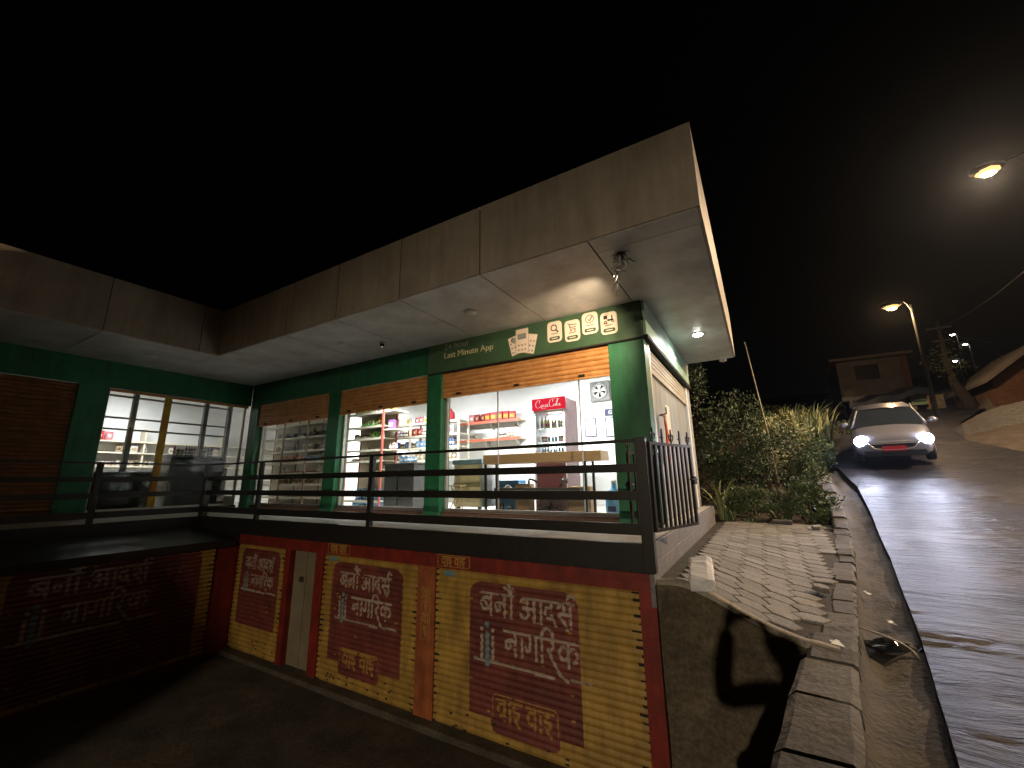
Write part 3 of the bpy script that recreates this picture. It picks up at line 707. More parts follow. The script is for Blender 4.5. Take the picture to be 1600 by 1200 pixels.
def painted(name, label, axis, a0, a1, z0, z1, plane, paint, cell=.0105, corr=True):
    """corrugated shutter sheet whose cells carry the hand-painted colours; u runs left to right as seen, v upward"""
    nu = int((a1 - a0) / cell); nv = int((z1 - z0) / cell)
    us = np.linspace(0, a1 - a0, nu + 1); vz = np.linspace(0, z1 - z0, nv + 1)
    U, V = np.meshgrid(us, vz); d = .013 * np.abs(np.sin(PI * V / .072)) ** 1.3 if corr else 0 * V
    if axis == 'x': X = a0 + U; Y = plane + .012 - d; co = np.stack([X, Y, z0 + V], -1)
    else: co = np.stack([plane - .012 + d, a0 + U, z0 + V], -1)
    l = bld.location; co = co - np.array([l[0], l[1], l[2]])
    idx = np.arange((nu + 1) * (nv + 1)).reshape(nv + 1, nu + 1)
    F = np.stack([idx[:-1, :-1], idx[:-1, 1:], idx[1:, 1:], idx[1:, :-1]], -1).reshape(-1, 4)
    me = bpy.data.meshes.new(name); me.from_pydata(co.reshape(-1, 3).tolist(), [], F.tolist())
    Uc = (U[:-1, :-1] + U[1:, 1:]) / 2; Vc = (V[:-1, :-1] + V[1:, 1:]) / 2
    jit = (np.random.rand(*Uc.shape) - .5) * .006
    mi = paint(Uc + jit, Vc + jit.T[:1, :1] * 0, a1 - a0, z1 - z0)
    for m in (M['yellow'], M['maroon'], M['white_pt'], M['blue_pt'], M['gold_pt'], M['red'], M['orange'], M['seam']): me.materials.append(m)
    me.polygons.foreach_set('material_index', mi.reshape(-1).astype(np.int32)); me.update()
    o = bpy.data.objects.new(name, me); COL.objects.link(o); o.parent = bld
    if label: lab(o, label)
    return o
def slogan(px0, px1, py0, py1, th, tx, ty, h, bx, extra=True, bot=None, slope=-.0):
    def paint(U, V, w, hgt):
        out = np.zeros(U.shape, int)
        p = rrect(U, V, px0, px1, py0, py1, .15); out[(p < 0) | ((U > px0) & (U < px1) & (V > py0) & (V < (py0 + py1) / 2))] = 1
        w1, _ = word(['ba', 'na', 'au', ' ', 'a', 'aa', 'da', 'rsha'], tx, ty, h, slope)
        w2, xe = word(['na', 'aa', 'ga', 'ri', 'ka'], tx + h * 1.45, ty - h * 1.62, h, slope)
        und = [[(tx - .35 * h, ty - h * 2.12), (tx + h * .6, ty - h * 2.16)], [(tx + h * .6, ty - h * 2.12), (tx + h * 4.1, ty - h * 2.18)], [(tx + h * 5.0, ty - h * 2.10), (tx + h * 5.9, ty - h * 2.12)]]
        out[dist(U, V, w1 + w2 + und) < th] = 2
        man = [[(tx + .12 * h, ty - h * 2.1), (tx + .12 * h, ty - h * 1.05)], [(tx + .78 * h, ty - h * 2.1), (tx + .78 * h, ty - h * 1.05)]]
        heads = [[(tx + .12 * h, ty - h * .72), (tx + .121 * h, ty - h * .72)], [(tx + .78 * h, ty - h * .72), (tx + .781 * h, ty - h * .72)]]
        out[dist(U, V, man) < th * 1.1] = 2; out[dist(U, V, heads) < th * 1.3] = 2
        out[dist(U, V, [[(tx + .45 * h, ty - h * 2.3), (tx + .45 * h, ty - h * .9)]]) < th * 1.5] = 3
        out[dist(U, V, [[(tx + .45 * h, ty - h * .5), (tx + .451 * h, ty - h * .5)]]) < th * 1.9] = 3
        if bot:
            b0, b1, c0, c1, hh = bot; q = rrect(U, V, b0, b1, c0, c1, .07); out[q < 0] = 1
            out[(np.abs(q + .022) < .006) & (V > c0 + (c1 - c0) * .35)] = 4
            wv, xe = word(['va', 'aa', 'i', ' ', 'va', 'aa', 'i'], 0, 0, hh, 0, .92); off = (b0 + b1) / 2 - xe / 2
            wv = [[(x + off, y + c0 + (c1 - c0) * .34) for x, y in s] for s in wv]
            out[dist(U, V, wv) < th * 1.05] = 4
        if extra: out[(np.abs(U - .22) < .09) & (np.abs(V - hgt + .06) < .03)] = 3
        # grime and slat-end shadows painted as dark teeth down both sides, chipped paint
        k = (V / .072).astype(int); rnd = np.random.RandomState(int(w * 100)).rand(80); e = .012 + .07 * rnd[np.clip(k, 0, 79)] ** 2; e2 = .012 + .10 * rnd[np.clip(79 - k, 0, 79)] ** 2
        out[((U < e) | (U > w - e2)) & ((V % .072) < .026)] = 7
        ch = np.kron(np.random.rand(out.shape[0] // 2 + 1, out.shape[1] // 4 + 1), np.ones((2, 4)))[:out.shape[0], :out.shape[1]]
        out[(ch < .055) & ((out == 2) | (out == 4))] = 1
        out[(ch > .992) & (out == 1)] = 0
        lo = (V < .30) & (ch < .06 * (1 - V / .30)); out[lo] = 7
        return out
    return paint
painted('roller_shutter', 'closed yellow shutter with maroon slogan panel, nearest the paved path', 'x', -3.875, -1.22, ZG + .07, -1.12, YL, slogan(.55, 1.98, .22, 1.65, .017, .70, 1.30, .235, 0, True, (.86, 1.72, .10, .50, .2)))
painted('roller_shutter', 'closed yellow shutter with maroon slogan panel, next to the grey door', 'x', -6.185, -4.185, ZG + .07, -1.12, YL, slogan(.22, 1.72, .32, 1.66, .017, .40, 1.32, .205, 0, True, (.48, 1.32, .16, .52, .19)))
painted('roller_shutter', 'dim narrow shutter with faded maroon slogan panel in the yard corner', 'x', -8.74, -7.22, ZG + .07, -1.12, YL, slogan(.15, 1.36, .42, 1.70, .015, .28, 1.36, .17, 0, False))
# little painted name boxes on the red band and orange pillar
def waibox(vert=False):
    def paint(U, V, w, h):
        out = np.full(U.shape, 6 if vert else 5); q = rrect(U, V, .01, w - .01, .01, h - .01, .03); out[np.abs(q + .012) < .006] = 4
        if not vert:
            wv, xe = word(['va', 'aa', 'i', ' ', 'va', 'aa', 'i'], 0, 0, .105, 0, .95); wv = [[(x + w / 2 - xe / 2, y + .035) for x, y in s] for s in wv]
        else:
            wv = []
            for i, c in enumerate((['va', 'aa'], ['i'], ['va', 'aa'], ['i'])):
                ws, xe = word(c, 0, 0, .105); wv += [[(x + w / 2 - xe / 2, y + h - .16 - .145 * i) for x, y in s] for s in ws]
        out[dist(U, V, wv) < .011] = 4; return out
    return paint
for x0, nm in ((-3.86, 0), (-6.12, 1)):
    painted('painted_name_box', None, 'x', x0, x0 + .56, -1.115, -.935, YL - .034, waibox(), .008, False)
painted('painted_name_box', None, 'x', -4.12, -3.93, -2.02, -1.36, YL - .034, waibox(True), .008, False)
# wing lower wall (plane x = -8.72, seen from +X, u along -Y is left to right on screen -> build along y)
mb = MB(); mb.box(-8.95, -8.745, -3.0, YL - .03, ZG, -1.13); W_(mb, 'wing_lower_wall', M['red'], bld)
painted('roller_shutter', 'dim maroon slogan shutter below the left wing', 'y', 1.55, 4.15, ZG + .07, -1.16, -8.72, slogan(.15, 2.4, .1, 1.75, .02, .35, 1.38, .25, 0, False))
painted('roller_shutter', 'dim yellow and red shutter at the left end below the wing', 'y', -1.4, 1.2, ZG + .07, -1.16, -8.72, slogan(.5, 2.1, .1, 1.2, .02, .7, .9, .18, 0, False))

# ================================================================== RAILING
rl = thing('railing', 'black flat bar railing along the walkway edge, turning along the left wing', 'railing', (-5.6, YR, ZF))
RZ = [(.368, .403, .022), (.055, .143, .02), (-.231, -.137, .02), (-.575, -.463, .02)]
for z0, z1, t in RZ:
    mb = MB(); mb.box(XRL + .06, -1.13, YR - t, YR + t, z0, z1); W_(mb, 'rail', M['black'], rl, .003)
    mb = MB(); mb.box(XRL - t, XRL + t, -2.0, YR - .062, z0, z1); W_(mb, 'rail', M['black'], rl, .003)
for x in (-8.18, -5.15):
    mb = MB(); mb.box(x - .04, x + .04, YR - .032, YR + .032, ZF, .395); W_(mb, 'post', M['black'], rl, .004)
mb = MB(); mb.box(XRL - .06, XRL + .06, YR - .06, YR + .06, ZF, .40); W_(mb, 'post', M['black'], rl, .004)
mb = MB(); mb.box(-1.13, -1.012, YR - .05, YR + .05, -.92, .415); W_(mb, 'post', M['black'], rl, .006)
for y in (2.76, 1.0, -.8):
    mb = MB(); mb.box(XRL - .04, XRL + .04, y - .04, y + .04, ZF, .395); W_(mb, 'post', M['black'], rl, .004)

# iron gates (hinge at the local origin, leaf along local +X)
def gate(name, label, loc, ang, L, h, nb, finials):
    g = thing(name, label, 'gate', loc, ang, 'iron gate leaves at the corner')
    mb = MB(); 
    for x0, x1, z0, z1 in ((0, .035, 0, h), (L - .035, L, 0, h), (.035, L - .035, 0, .03), (.035, L - .035, h - .03, h)): mb.box(x0, x1, -.015, .015, z0, z1)
    mb.build('frame', M['black'], g)
    for i in range(nb):
        x = .035 + (L - .07) * (i + 1) / (nb + 1); b = MB().box(x - .0155, x + .0155, -.011, .011, .03, h - .03); bo = b.build('bar', M['black'], g)
    for i in range(finials):
        x = .10 + (L - .14) * i / max(1, finials - 1); b = MB()
        b.prism([(x - .008, h), (x + .008, h), (x + .012, h + .09), (x, h + .16), (x - .012, h + .09)], 'y', -.008, .008)
        if i % 2 == 0 or finials < 4:
            for s in (-1, 1): b.tube(smooth_pts([(x + s * .012, 0, h + .02), (x + s * .045, 0, h + .05), (x + s * .05, 0, h + .09), (x + s * .028, 0, h + .10), (x + s * .02, 0, h + .08)], 3), .007, 5)
        else: b.tube([(x - .04, 0, h + .06), (x, 0, h + .045), (x + .04, 0, h + .06)], .008, 5)
        b.build('finial', M['black'], g)
    b = MB(); b.tube([(L - .14, -.03, h * .56), (L + .04, -.03, h * .56)], .009, 6); b.box(L - .05, L + .01, -.04, -.016, h * .5, h * .6); b.build('latch', M['black'], g)
    return g
gate('iron_gate', 'black barred gate leaf with spear finials, swung open over the paved path', (-1.0, YR + .03, -.545), math.atan2(.9591, .2829), .98, .915, 8, 5)
gate('iron_gate', 'black barred gate leaf folded back behind the corner of the railing', (-1.16, YS - .08, -.60), math.radians(248), .72, .92, 5, 3)

# ================================================================== SIGNS
sg = thing('shop_sign', 'dark green sign board over the window reading 24 hour Last Minute App', 'sign', (-3.2, YS - .02, 2.02))
mb = MB(); mb.box(-5.42, XC - .005, YS - .03, YS + .005, 2.03, ZS - .002); W_(mb, 'board', M['signgreen'], sg)
mb = MB(); mb.box(-5.42, XC - .005, YS - .034, YS + .006, 2.005, 2.028); W_(mb, 'board_edge', M['seam'], sg)
YT = YS - .031
Wl('lettering', '24 hour', .17, M['inkgrey'], sg, (-5.02, YT, 2.455), width=.60)
Wl('lettering', 'Last Minute App', .165, M['creamtext'], sg, (-5.02, YT, 2.285), width=1.12)
mb = MB(); mb.box(-5.02, -4.5, YT - .002, YT, 2.235, 2.242); W_(mb, 'underline', M['ink'], sg)
def card(x0, x1, z0, z1, r, y, m, nm='card', par=None, dep=.008):
    pts = []
    for cx, cz, a in ((x1 - r, z1 - r, 0), (x0 + r, z1 - r, 90), (x0 + r, z0 + r, 180), (x1 - r, z0 + r, 270)):
        pts += [(cx + r * math.cos(math.radians(a + t)), cz + r * math.sin(math.radians(a + t))) for t in (0, 30, 60, 90)]
    mb = MB(); mb.prism(pts, 'y', y - dep, y); return W_(mb, nm, m, par or sg, 0)
def ln(mb, pts, w, y): strip(mb, pts, w, lambda u, v: (u, y, v))
# fan of phone-screen cards
for rot, cx, cz, hh in ((14, -3.43, 2.27, .34), (-14, -3.13, 2.25, .34), (0, -3.285, 2.325, .43)):
    mb = MB(); w = .105 if rot else .12; a = math.radians(rot); pts = [(-w, -hh / 2), (w, -hh / 2), (w, hh / 2), (-w, hh / 2)]
    pts = [(cx + x * math.cos(a) - z * math.sin(a), cz + x * math.sin(a) + z * math.cos(a)) for x, z in pts]
    d = .012 if rot == 0 else .004
    mb.prism(pts, 'y', YT - d, YT); c = W_(mb, 'screen_card', M['cardpink'], sg)
    if rot == 0:
        eb = MB(); eb.prism([(cx - w - .008, cz - hh / 2 - .0), (cx + w + .008, cz - hh / 2 - .0), (cx + w + .008, cz + hh / 2 + .008), (cx - w - .008, cz + hh / 2 + .008)], 'y', YT - .0085, YT - .0045); W_(eb, 'card_outline', M['inkgrey'], c)
    mk = MB(); Y = YT - d - .002
    for i in range(3):
        for j in range(3):
            if rot == 0 and j == 2: continue
            x, z = (i - 1) * .065, -.12 + j * .085 + (0 if rot else -.04); X = cx + x * math.cos(a) - z * math.sin(a); Z = cz + x * math.sin(a) + z * math.cos(a)
            mk.box(X - .016, X + .016, Y, Y + .002, Z - .014, Z + .014)
    if rot == 0: mk.box(cx - .085, cx + .085, Y, Y + .002, cz + .03, cz + .13)
    if rot == 14: mk.ball((cx - .03, Y, cz + .1), .05, 6, sc=(1, .05, 1))
    W_(mk, 'screen_marks', M['inkgrey'], c)
cards = [(-2.80, 2.190), (-2.487, 2.148), (-2.185, 2.212), (-1.88, 2.15)]
for i, (x, z) in enumerate(cards):
    c = card(x, x + .262, z, z + .36, .06, YT, M['cardpink'], 'icon_card'); Y = YT - .0095; mb = MB(); cx = x + .131; cz = z + .25
    if i == 0:
        ln(mb, arc(cx - .01, cz, .05, 0, 360, 16), .018, Y); ln(mb, [(cx + .025, cz - .04), (cx + .07, cz - .085)], .024, Y)
    if i == 1:
        ln(mb, [(cx - .08, cz + .06), (cx - .055, cz + .055), (cx - .03, cz - .045), (cx + .06, cz - .045)], .014, Y); ln(mb, [(cx - .05, cz + .035), (cx + .075, cz + .03), (cx + .06, cz - .015), (cx - .04, cz - .01)], .014, Y)
        for s in (-.02, .05): ln(mb, [(cx + s - .012, cz - .07), (cx + s + .012, cz - .07)], .022, Y)
    if i == 2:
        ln(mb, arc(cx, cz, .065, 0, 360, 18), .012, Y); ln(mb, [(cx - .03, cz), (cx - .005, cz - .03), (cx + .04, cz + .035)], .018, Y)
    if i == 3:
        ln(mb, [(cx - .08, cz + .03), (cx - .02, cz + .03)], .06, Y); ln(mb, [(cx - .02, cz - .02), (cx + .07, cz - .025)], .03, Y); ln(mb, [(cx + .05, cz + .05), (cx + .055, cz - .03)], .02, Y)
        for s in (-.055, .065): ln(mb, arc(cx + s, cz - .05, .018, 0, 360, 10), .014, Y)
    W_(mb, 'icon', M['ink'], c)
    pl = card(cx - .095, cx + .095, z + .035, z + .095, .028, YT - .0085, M['signgreen'], 'label_pill', c, .003)
    mb = MB(); ln(mb, [(cx - .06, z + .145), (cx + .06, z + .15)], .014, Y)
    if i == 3: ln(mb, [(cx - .09, z + .18), (cx - .02, z + .18)], .014, Y)
    W_(mb, 'caption', M['orange'], c)
    mb = MB(); ln(mb, [(cx - .055, z + .065), (cx + .055, z + .065)], .015, YT - .013); W_(mb, 'caption', M['cardpink'], c)
# side sign above the side shutter, lit by the downlight
sd = thing('side_sign', 'pale mint sign board above the side shutter, washed by the downlight', 'sign', (XC, 8.2, 2.04))
mb = MB(); mb.box(XC + .003, XC + .045, YS + .02, YE - .02, 2.06, ZS - .003); W_(mb, 'board', M['signmint'], sd)
mb = MB(); mb.box(XC + .002, XC + .065, YS + .0, YE + .02, 2.00, 2.057); W_(mb, 'board_edge', M['seam'], sd)
mb = MB(); mb.box(XC - .02, XC + .05, YE - .018, YE + .03, 2.0, ZS - .003); W_(mb, 'end_cap', M['alu'], sd)
mk = MB()
pl = lambda u, v: (XC + .048, u, v)
strip(mk, arc(7.75, 2.33, .14, 20, 340, 16), .035, pl); strip(mk, [(7.75, 2.33), (7.89, 2.33)], .035, pl)
W_(mk, 'emblem', M['white'], sd)
l = root_of(sd).location
letters('lettering', '24 hour', .2, M['white'], sd, (XC + .046 - l[0], 8.05 - l[1], 2.26 - l[2]), ux=(0, 1, 0), uz=(0, 0, 1))

# ================================================================== SOFFIT FITTINGS
def downlight(x, y, label, lit):
    t = thing('ceiling_light', label, 'light', (x, y, ZS), 0, 'round lights in the soffit')
    mb = MB(); mb.lathe([(.088, -.012), (.108, -.014), (.112, 0), (.088, 0)], 20); mb.build('rim', M['white'], t)
    mb = MB(); mb.lathe([(.001, -.040), (.05, -.036), (.078, -.024), (.086, -.0135), (.001, -.013)], 20); mb.build('diffuser', M['down'] if lit else M['white'], t)
    if lit: lamp('lamp_light', 'SPOT', (0, 0, -.055), 75, (1, .99, .95), t, .06, spot_size=math.radians(172), spot_blend=.4)
downlight(-.717, 8.11, 'lit round downlight under the side roof overhang', True)
downlight(-3.667, 4.976, 'unlit round downlight in the front soffit, above the sign lettering', False)
downlight(-6.70, 4.91, 'unlit round downlight in the front soffit, nearer the inner corner', False)
downlight(-10.6, 3.3, 'unlit round downlight in the dark soffit of the wing', False)
# broken hanging spotlight with loose wires
t = thing('hanging_spotlight', 'small warm spotlight hanging broken from the soffit in a tangle of wires', 'light', (-1.12, 4.52, ZS))
mb = MB(); mb.lathe([(.05, -.02), (.055, 0), (.02, 0)], 12); mb.tube([(0, 0, -.02), (.01, .0, -.07), (-.01, .01, -.11)], .012, 6); mb.build('bracket', M['dgrey'], t)
mb = MB(); mb.lathe([(.03, -.07), (.05, -.05), (.055, .0), (.048, .03), (.0, .045)], 12); 
for i in range(len(mb.v)):
    v = Euler((0, math.radians(62), 0)).to_matrix() @ Vector(mb.v[i]); mb.v[i] = (v.x - .01, v.y + .01, v.z - .14)
mb.build('head', M['alu'], t)
mb = MB(); random.seed(11)
for i in range(9):
    p = [(random.uniform(-.03, .03), random.uniform(-.03, .03), 0)]
    for k in range(6): p.append((p[-1][0] + random.uniform(-.07, .06), p[-1][1] + random.uniform(-.04, .05), max(-.20, min(-.02, p[-1][2] + random.uniform(-.09, .06)))))
    mb.tube(smooth_pts(p, 3), .004, 4)
mb.tube(smooth_pts([(0, 0, -.05), (-.1, .12, -.22), (-.2, .3, -.24), (-.32, .62, -.16)], 4), .004, 4); mb.tube(smooth_pts([(0, 0, -.05), (-.07, .16, -.16), (-.2, .4, -.3), (-.33, .9, -.1)], 4), .003, 4)
mb.build('wires', M['dgrey'], t)
sp = lamp('lamp_light', 'SPOT', (-.09, .04, -.22), 330, (1.0, .74, .48), t, .02, spot_size=math.radians(80), spot_blend=.8); aim(sp, (-.72, .74, -.30))
# cameras
t = thing('security_camera', 'tiny dome camera under the front soffit near its middle', 'camera', (-5.98, 5.28, ZS))
mb = MB(); mb.lathe([(.05, -.03), (.06, 0), (.001, 0)], 14); mb.build('mount', M['white'], t)
mb = MB(); mb.ball((0, 0, -.045), .045, 8); mb.build('dome', M['blackpl'], t)
mb = MB(); mb.lathe([(.012, -.095), (.014, -.085), (.001, -.085)], 8); mb.build('lens', emit('camera_led', (1, .8, .75), 1.2), t)
t = thing('junction_box', 'small white box fixed under the far end of the side soffit', 'box', (-.44, 10.05, ZS - .10))
mb = MB(); mb.box(-.07, .07, -.05, .05, 0, .10); mb.build('body', M['white'], t, .008); mb = MB(); mb.lathe([(.03, -.02), (.035, 0), (.001, 0)], 10); mb.build('nozzle', M['alu'], t)

# ================================================================== SHOP INTERIOR
ZI = ZF + .02
def tube_light(x, y, rz, label, p):   # opal battens: they throw their light down and towards the back wall
    t = thing('tube_light', label, 'light', (x, y, 2.42), rz, 'tube lights inside the shop')
    mb = MB(); mb.box(-.62, .62, -.03, .03, .03, .078); mb.build('housing', M['white'], t, .004)
    mb = MB(); mb.tube([(-.58, 0, 0), (.58, 0, 0)], .016, 10); mb.build('tube', M['tube'], t)
    l = lamp('lamp_light', 'AREA', (0, 0, -.03), p, (.98, .99, .98), t); aim(l, (0, .50, -.87)); l.data.spread = math.radians(140); l.data.shape = 'RECTANGLE'; l.data.size = 1.2; l.data.size_y = .12
tube_light(-3.5, 7.2, 0, 'bright tube light on the ceiling above the red topped fridge', 310)
tube_light(-7.2, 7.0, 0, 'bright tube light on the ceiling behind the middle window', 195)
tube_light(-11.5, 8.6, 0, 'tube light on the ceiling at the back of the shop', 230)
tube_light(-13.9, 4.3, PI / 2, 'tube light just showing at the top of the wing window', 88)

# branded drinks fridge
fx0, fx1, fy0, fy1 = -3.92, -3.22, 7.52, 8.20
fr = thing('drinks_fridge', 'tall glass door drinks fridge with red lit header', 'fridge', ((fx0 + fx1) / 2, (fy0 + fy1) / 2, ZI))
mb = MB(); mb.box(fx0, fx0 + .05, fy0 + .03, fy1, ZI, 1.36); mb.box(fx1 - .05, fx1, fy0 + .03, fy1, ZI, 1.36); mb.box(fx0 + .05, fx1 - .05, fy1 - .05, fy1, ZI, 1.36); mb.box(fx0 + .05, fx1 - .05, fy0 + .03, fy1 - .05, ZI, -.30); mb.box(fx0, fx1, fy0 + .03, fy1, 1.36, 1.60)
bd = W_(mb, 'body', M['mauve'], fr, .006)
mk = MB()
for yy_, zz, hh in ((7.75, 1.0, .5), (7.95, .9, .42), (7.86, .25, .5)): mk.box(fx1, fx1 + .002, yy_, yy_ + .11, zz - hh / 2, zz + hh / 2)
mk.box(fx1, fx1 + .002, 7.68, 8.05, 1.30, 1.42); W_(mk, 'side_print', M['mauve'], bd)
mb = MB(); mb.box(fx0 - .01, fx1 + .01, fy0 - .03, fy0 + .06, 1.365, 1.60); hd_ = W_(mb, 'header', emit('header_red', (0.95, .012, .05), .95), fr, .008)
mk = MB(); q = lambda u, v: (fx0 + .08 + u * .54, fy0 - .034, 1.415 + v * .15)
script = [[(.12, .62), (.16, .95), (.06, 1.0), (-.06, .6), (-.04, .1), (.08, -.05), (.2, .15)], [(.24, .3), (.2, .12), (.25, .02), (.3, .2), (.26, .36)], [(.42, .34), (.35, .3), (.33, .1), (.39, .04), (.44, .2)], [(.56, .33), (.49, .34), (.46, .1), (.52, .04), (.57, .3), (.57, .05), (.62, .1)],
  [(.62, .42), (.66, .42)], [(.84, .62), (.86, 1.0), (.74, .95), (.66, .5), (.69, .08), (.8, -.02), (.88, .14)], [(.2, .15), (.32, -.22), (.5, -.1)], [(.93, .34), (.88, .2), (.9, .04), (.96, .1), (.96, .32)], [(1.0, .1), (1.07, .8), (1.12, 1.0), (1.08, .6), (1.02, .08), (1.08, .02)], [(1.2, .32), (1.12, .3), (1.11, .08), (1.17, .06), (1.21, .32), (1.21, .05), (1.26, .12)], [(.86, 1.0), (1.02, 1.08), (1.2, .9)]]
for s in script: strip(mk, smooth_pts([(x * .78 + .06, y) for x, y in s], 4), .019, q)
W_(mk, 'lettering', emit('white_print_lit', (1, .95, .9), 1.1), hd_)
mb = MB(); mb.box(fx0 + .055, fx1 - .055, fy1 - .07, fy1 - .052, -.29, 1.34); W_(mb, 'light_panel', M['fridgelit'], fr)
for z in (1.0, .72, .44, .16, -.12):
    mb = MB(); mb.box(fx0 + .055, fx1 - .055, fy0 + .08, fy1 - .08, z - .02, z); W_(mb, 'shelf', M['white'], fr)
mb = MB()
for a in ((fx0 + .004, fx0 + .045, -.30, 1.35), (fx1 - .045, fx1 - .004, -.30, 1.35), (fx0 + .045, fx1 - .045, -.30, -.26), (fx0 + .045, fx1 - .045, 1.31, 1.35)): mb.box(a[0], a[1], fy0 - .004, fy0 + .028, a[2], a[3])
dr = W_(mb, 'door', M['white'], fr, .004)
mb = MB(); mb.box(fx0 + .045, fx1 - .045, fy0 + .008, fy0 + .014, -.26, 1.31); W_(mb, 'pane', M['fridgeglass'], dr)

# ------------- products: one mesh per kind and colour, copied along the shelves
PM = {}
def pm(c): 
    if c not in PM: PM[c] = mat('pack_%d' % len(PM), c, tuple(x * .7 for x in c), .45, 30, lo=.45, hi=.55)
    return PM[c]
PROTO = {}
def proto(kind, c, c2):
    k = (kind, c, c2)
    if k in PROTO: return PROTO[k]
    mb = MB()
    if kind == 'packet':
        n = 5; vs = []; w, h = .075, .20
        for i in range(n + 1):
            t = i / n; d = .004 + .03 * math.sin(PI * t); ww = w * (1 - .08 * math.sin(PI * t))
            vs += [(-ww, -d, h * t), (ww, -d, h * t), (ww, d, h * t), (-ww, d, h * t)]
        fs = [(i * 4 + j, i * 4 + (j + 1) % 4, i * 4 + 4 + (j + 1) % 4, i * 4 + 4 + j) for i in range(n) for j in range(4)] + [(3, 2, 1, 0), (n * 4, n * 4 + 1, n * 4 + 2, n * 4 + 3)]
        mb.add(vs, fs, 0, True); mb.ball((0, -.03, .10), .045, 6, 1, (1, .15, .9))
    elif kind == 'carton':
        mb.box(-.07, .07, -.04, .04, 0, .19); mb.box(-.055, .055, -.0425, -.04, .05, .13, 1)
    elif kind == 'jar':
        mb.lathe([(.04, 0), (.048, .012), (.048, .11), (.036, .125)], 10); mb.lathe([(.04, .125), (.042, .13), (.042, .155), (.038, .158)], 10, mi=1); mb.lathe([(.0487, .03), (.0487, .085)], 10, mi=1)
    elif kind == 'bottle':
        mb.lathe([(.032, 0), (.037, .01), (.037, .15), (.03, .18), (.013, .215), (.013, .25)], 10); mb.lathe([(.016, .25), (.016, .275), (.01, .277)], 10, mi=1); mb.lathe([(.0377, .05), (.0377, .12)], 10, mi=1)
    elif kind == 'can':
        mb.lathe([(.028, 0), (.033, .01), (.033, .11), (.027, .12)], 10); mb.lathe([(.0337, .03), (.0337, .08)], 10, mi=1)
    elif kind == 'sack':
        vs = []; n = 6
        mb.lathe([(.12, 0), (.15, .05), (.155, .16), (.14, .26), (.06, .33), (.075, .37)], 9); mb.ball((0, -.12, .16), .07, 6, 1, (1, .35, 1))
    elif kind == 'pot':
        mb.lathe([(.05, 0), (.085, .03), (.09, .09), (.06, .13), (.062, .14)], 12); mb.tube([(-.085, 0, .09), (-.12, 0, .10), (-.12, 0, .06), (-.085, 0, .04)], .008, 5, mi=1); mb.ball((0, 0, .15), .016, 6, 1)
    elif kind == 'tray':
        mb.box(-.10, .10, -.06, .06, 0, .05); mb.box(-.09, .09, -.05, .05, .05, .07, 1)
    o = mb.build(kind, [pm(c), pm(c2)]); o.hide_render = False
    PROTO[k] = o.data; bpy.data.objects.remove(o)
    return PROTO[k]
NAMES = dict(packet='snack_packet', carton='carton', jar='jar', bottle='bottle', can='drink_can', sack='foil_bag', pot='lidded_pot', tray='food_tray')
def put(kind, c, c2, x, y, z, label, group, s=1.0, rz=0.0, sz=None):
    o = bpy.data.objects.new(NAMES[kind], proto(kind, c, c2)); COL.objects.link(o)
    o.location = (x, y, z + .001); o.rotation_euler = (0, 0, rz); o.scale = (s, s, sz or s)
    return tag(o, label, NAMES[kind].replace('_', ' '), group)
RED, PINK, DRED, WHT, YEL, GRN, BLU, SKY, BRN, BLK, TAN, ORG, LIM, PUR, GRY, STEEL = (.5, .03, .045), (.62, .22, .25), (.28, .03, .03), (.75, .73, .68), (.7, .5, .05), (.08, .26, .05), (.06, .12, .4), (.22, .4, .65), (.14, .075, .04), (.025, .024, .024), (.45, .34, .2), (.62, .2, .04), (.42, .5, .1), (.22, .1, .3), (.2, .2, .2), (.42, .42, .42)
CN = {RED: 'red', PINK: 'pink', DRED: 'dark red', WHT: 'white', YEL: 'yellow', GRN: 'green', BLU: 'blue', SKY: 'pale blue', BRN: 'brown', BLK: 'black', TAN: 'tan', ORG: 'orange', LIM: 'lime', PUR: 'purple', GRY: 'grey', STEEL: 'steel grey'}
def row(x0, x1, y, z, opts, where, s=1.0, gap=.005, fill=1.0, axis='x', face=0.0):
    """a row of goods on a shelf; goods of the same kind and colour on the same shelf cannot be told apart and share a label"""
    wd = dict(packet=.155, carton=.145, jar=.1, bottle=.078, can=.07, sack=.3, pot=.22, tray=.21); x = x0; i = 0
    run = None; left = 0
    while True:
        if left <= 0: run = random.choice(opts); left = random.randint(1, 4)
        kind, c, c2 = run; ss = s * random.uniform(.92, 1.08); w = wd[kind] * ss
        if x + w > x1: break
        left -= 1
        if random.random() < fill:
            a = NAMES[kind].replace('_', ' '); lb = f'{CN[c]} and {CN[c2]} {a} {where}'
            p = (x + w / 2, y + random.uniform(-.02, .02)); p = p if axis == 'x' else (p[1], p[0])
            put(kind, c, c2, p[0], p[1], z, lb, f'{CN[c]} and {CN[c2]} {a}s {where}', ss, face + random.uniform(-.15, .15))
        x += w + gap * random.uniform(.5, 2)
random.seed(21)
# fridge contents
for z, opts, wh, s in ((1.0, [('bottle', YEL, RED), ('can', GRY, WHT), ('bottle', YEL, WHT)], 'on the top shelf of the lit drinks fridge', .9), (.72, [('can', RED, WHT), ('can', WHT, SKY)], 'on the second shelf of the lit drinks fridge', 1.0), (.44, [('bottle', SKY, WHT), ('can', WHT, SKY)], 'on the third shelf of the lit drinks fridge', .75)):
    row(fx0 + .07, fx1 - .08, fy0 + .20, z, opts, wh, s)

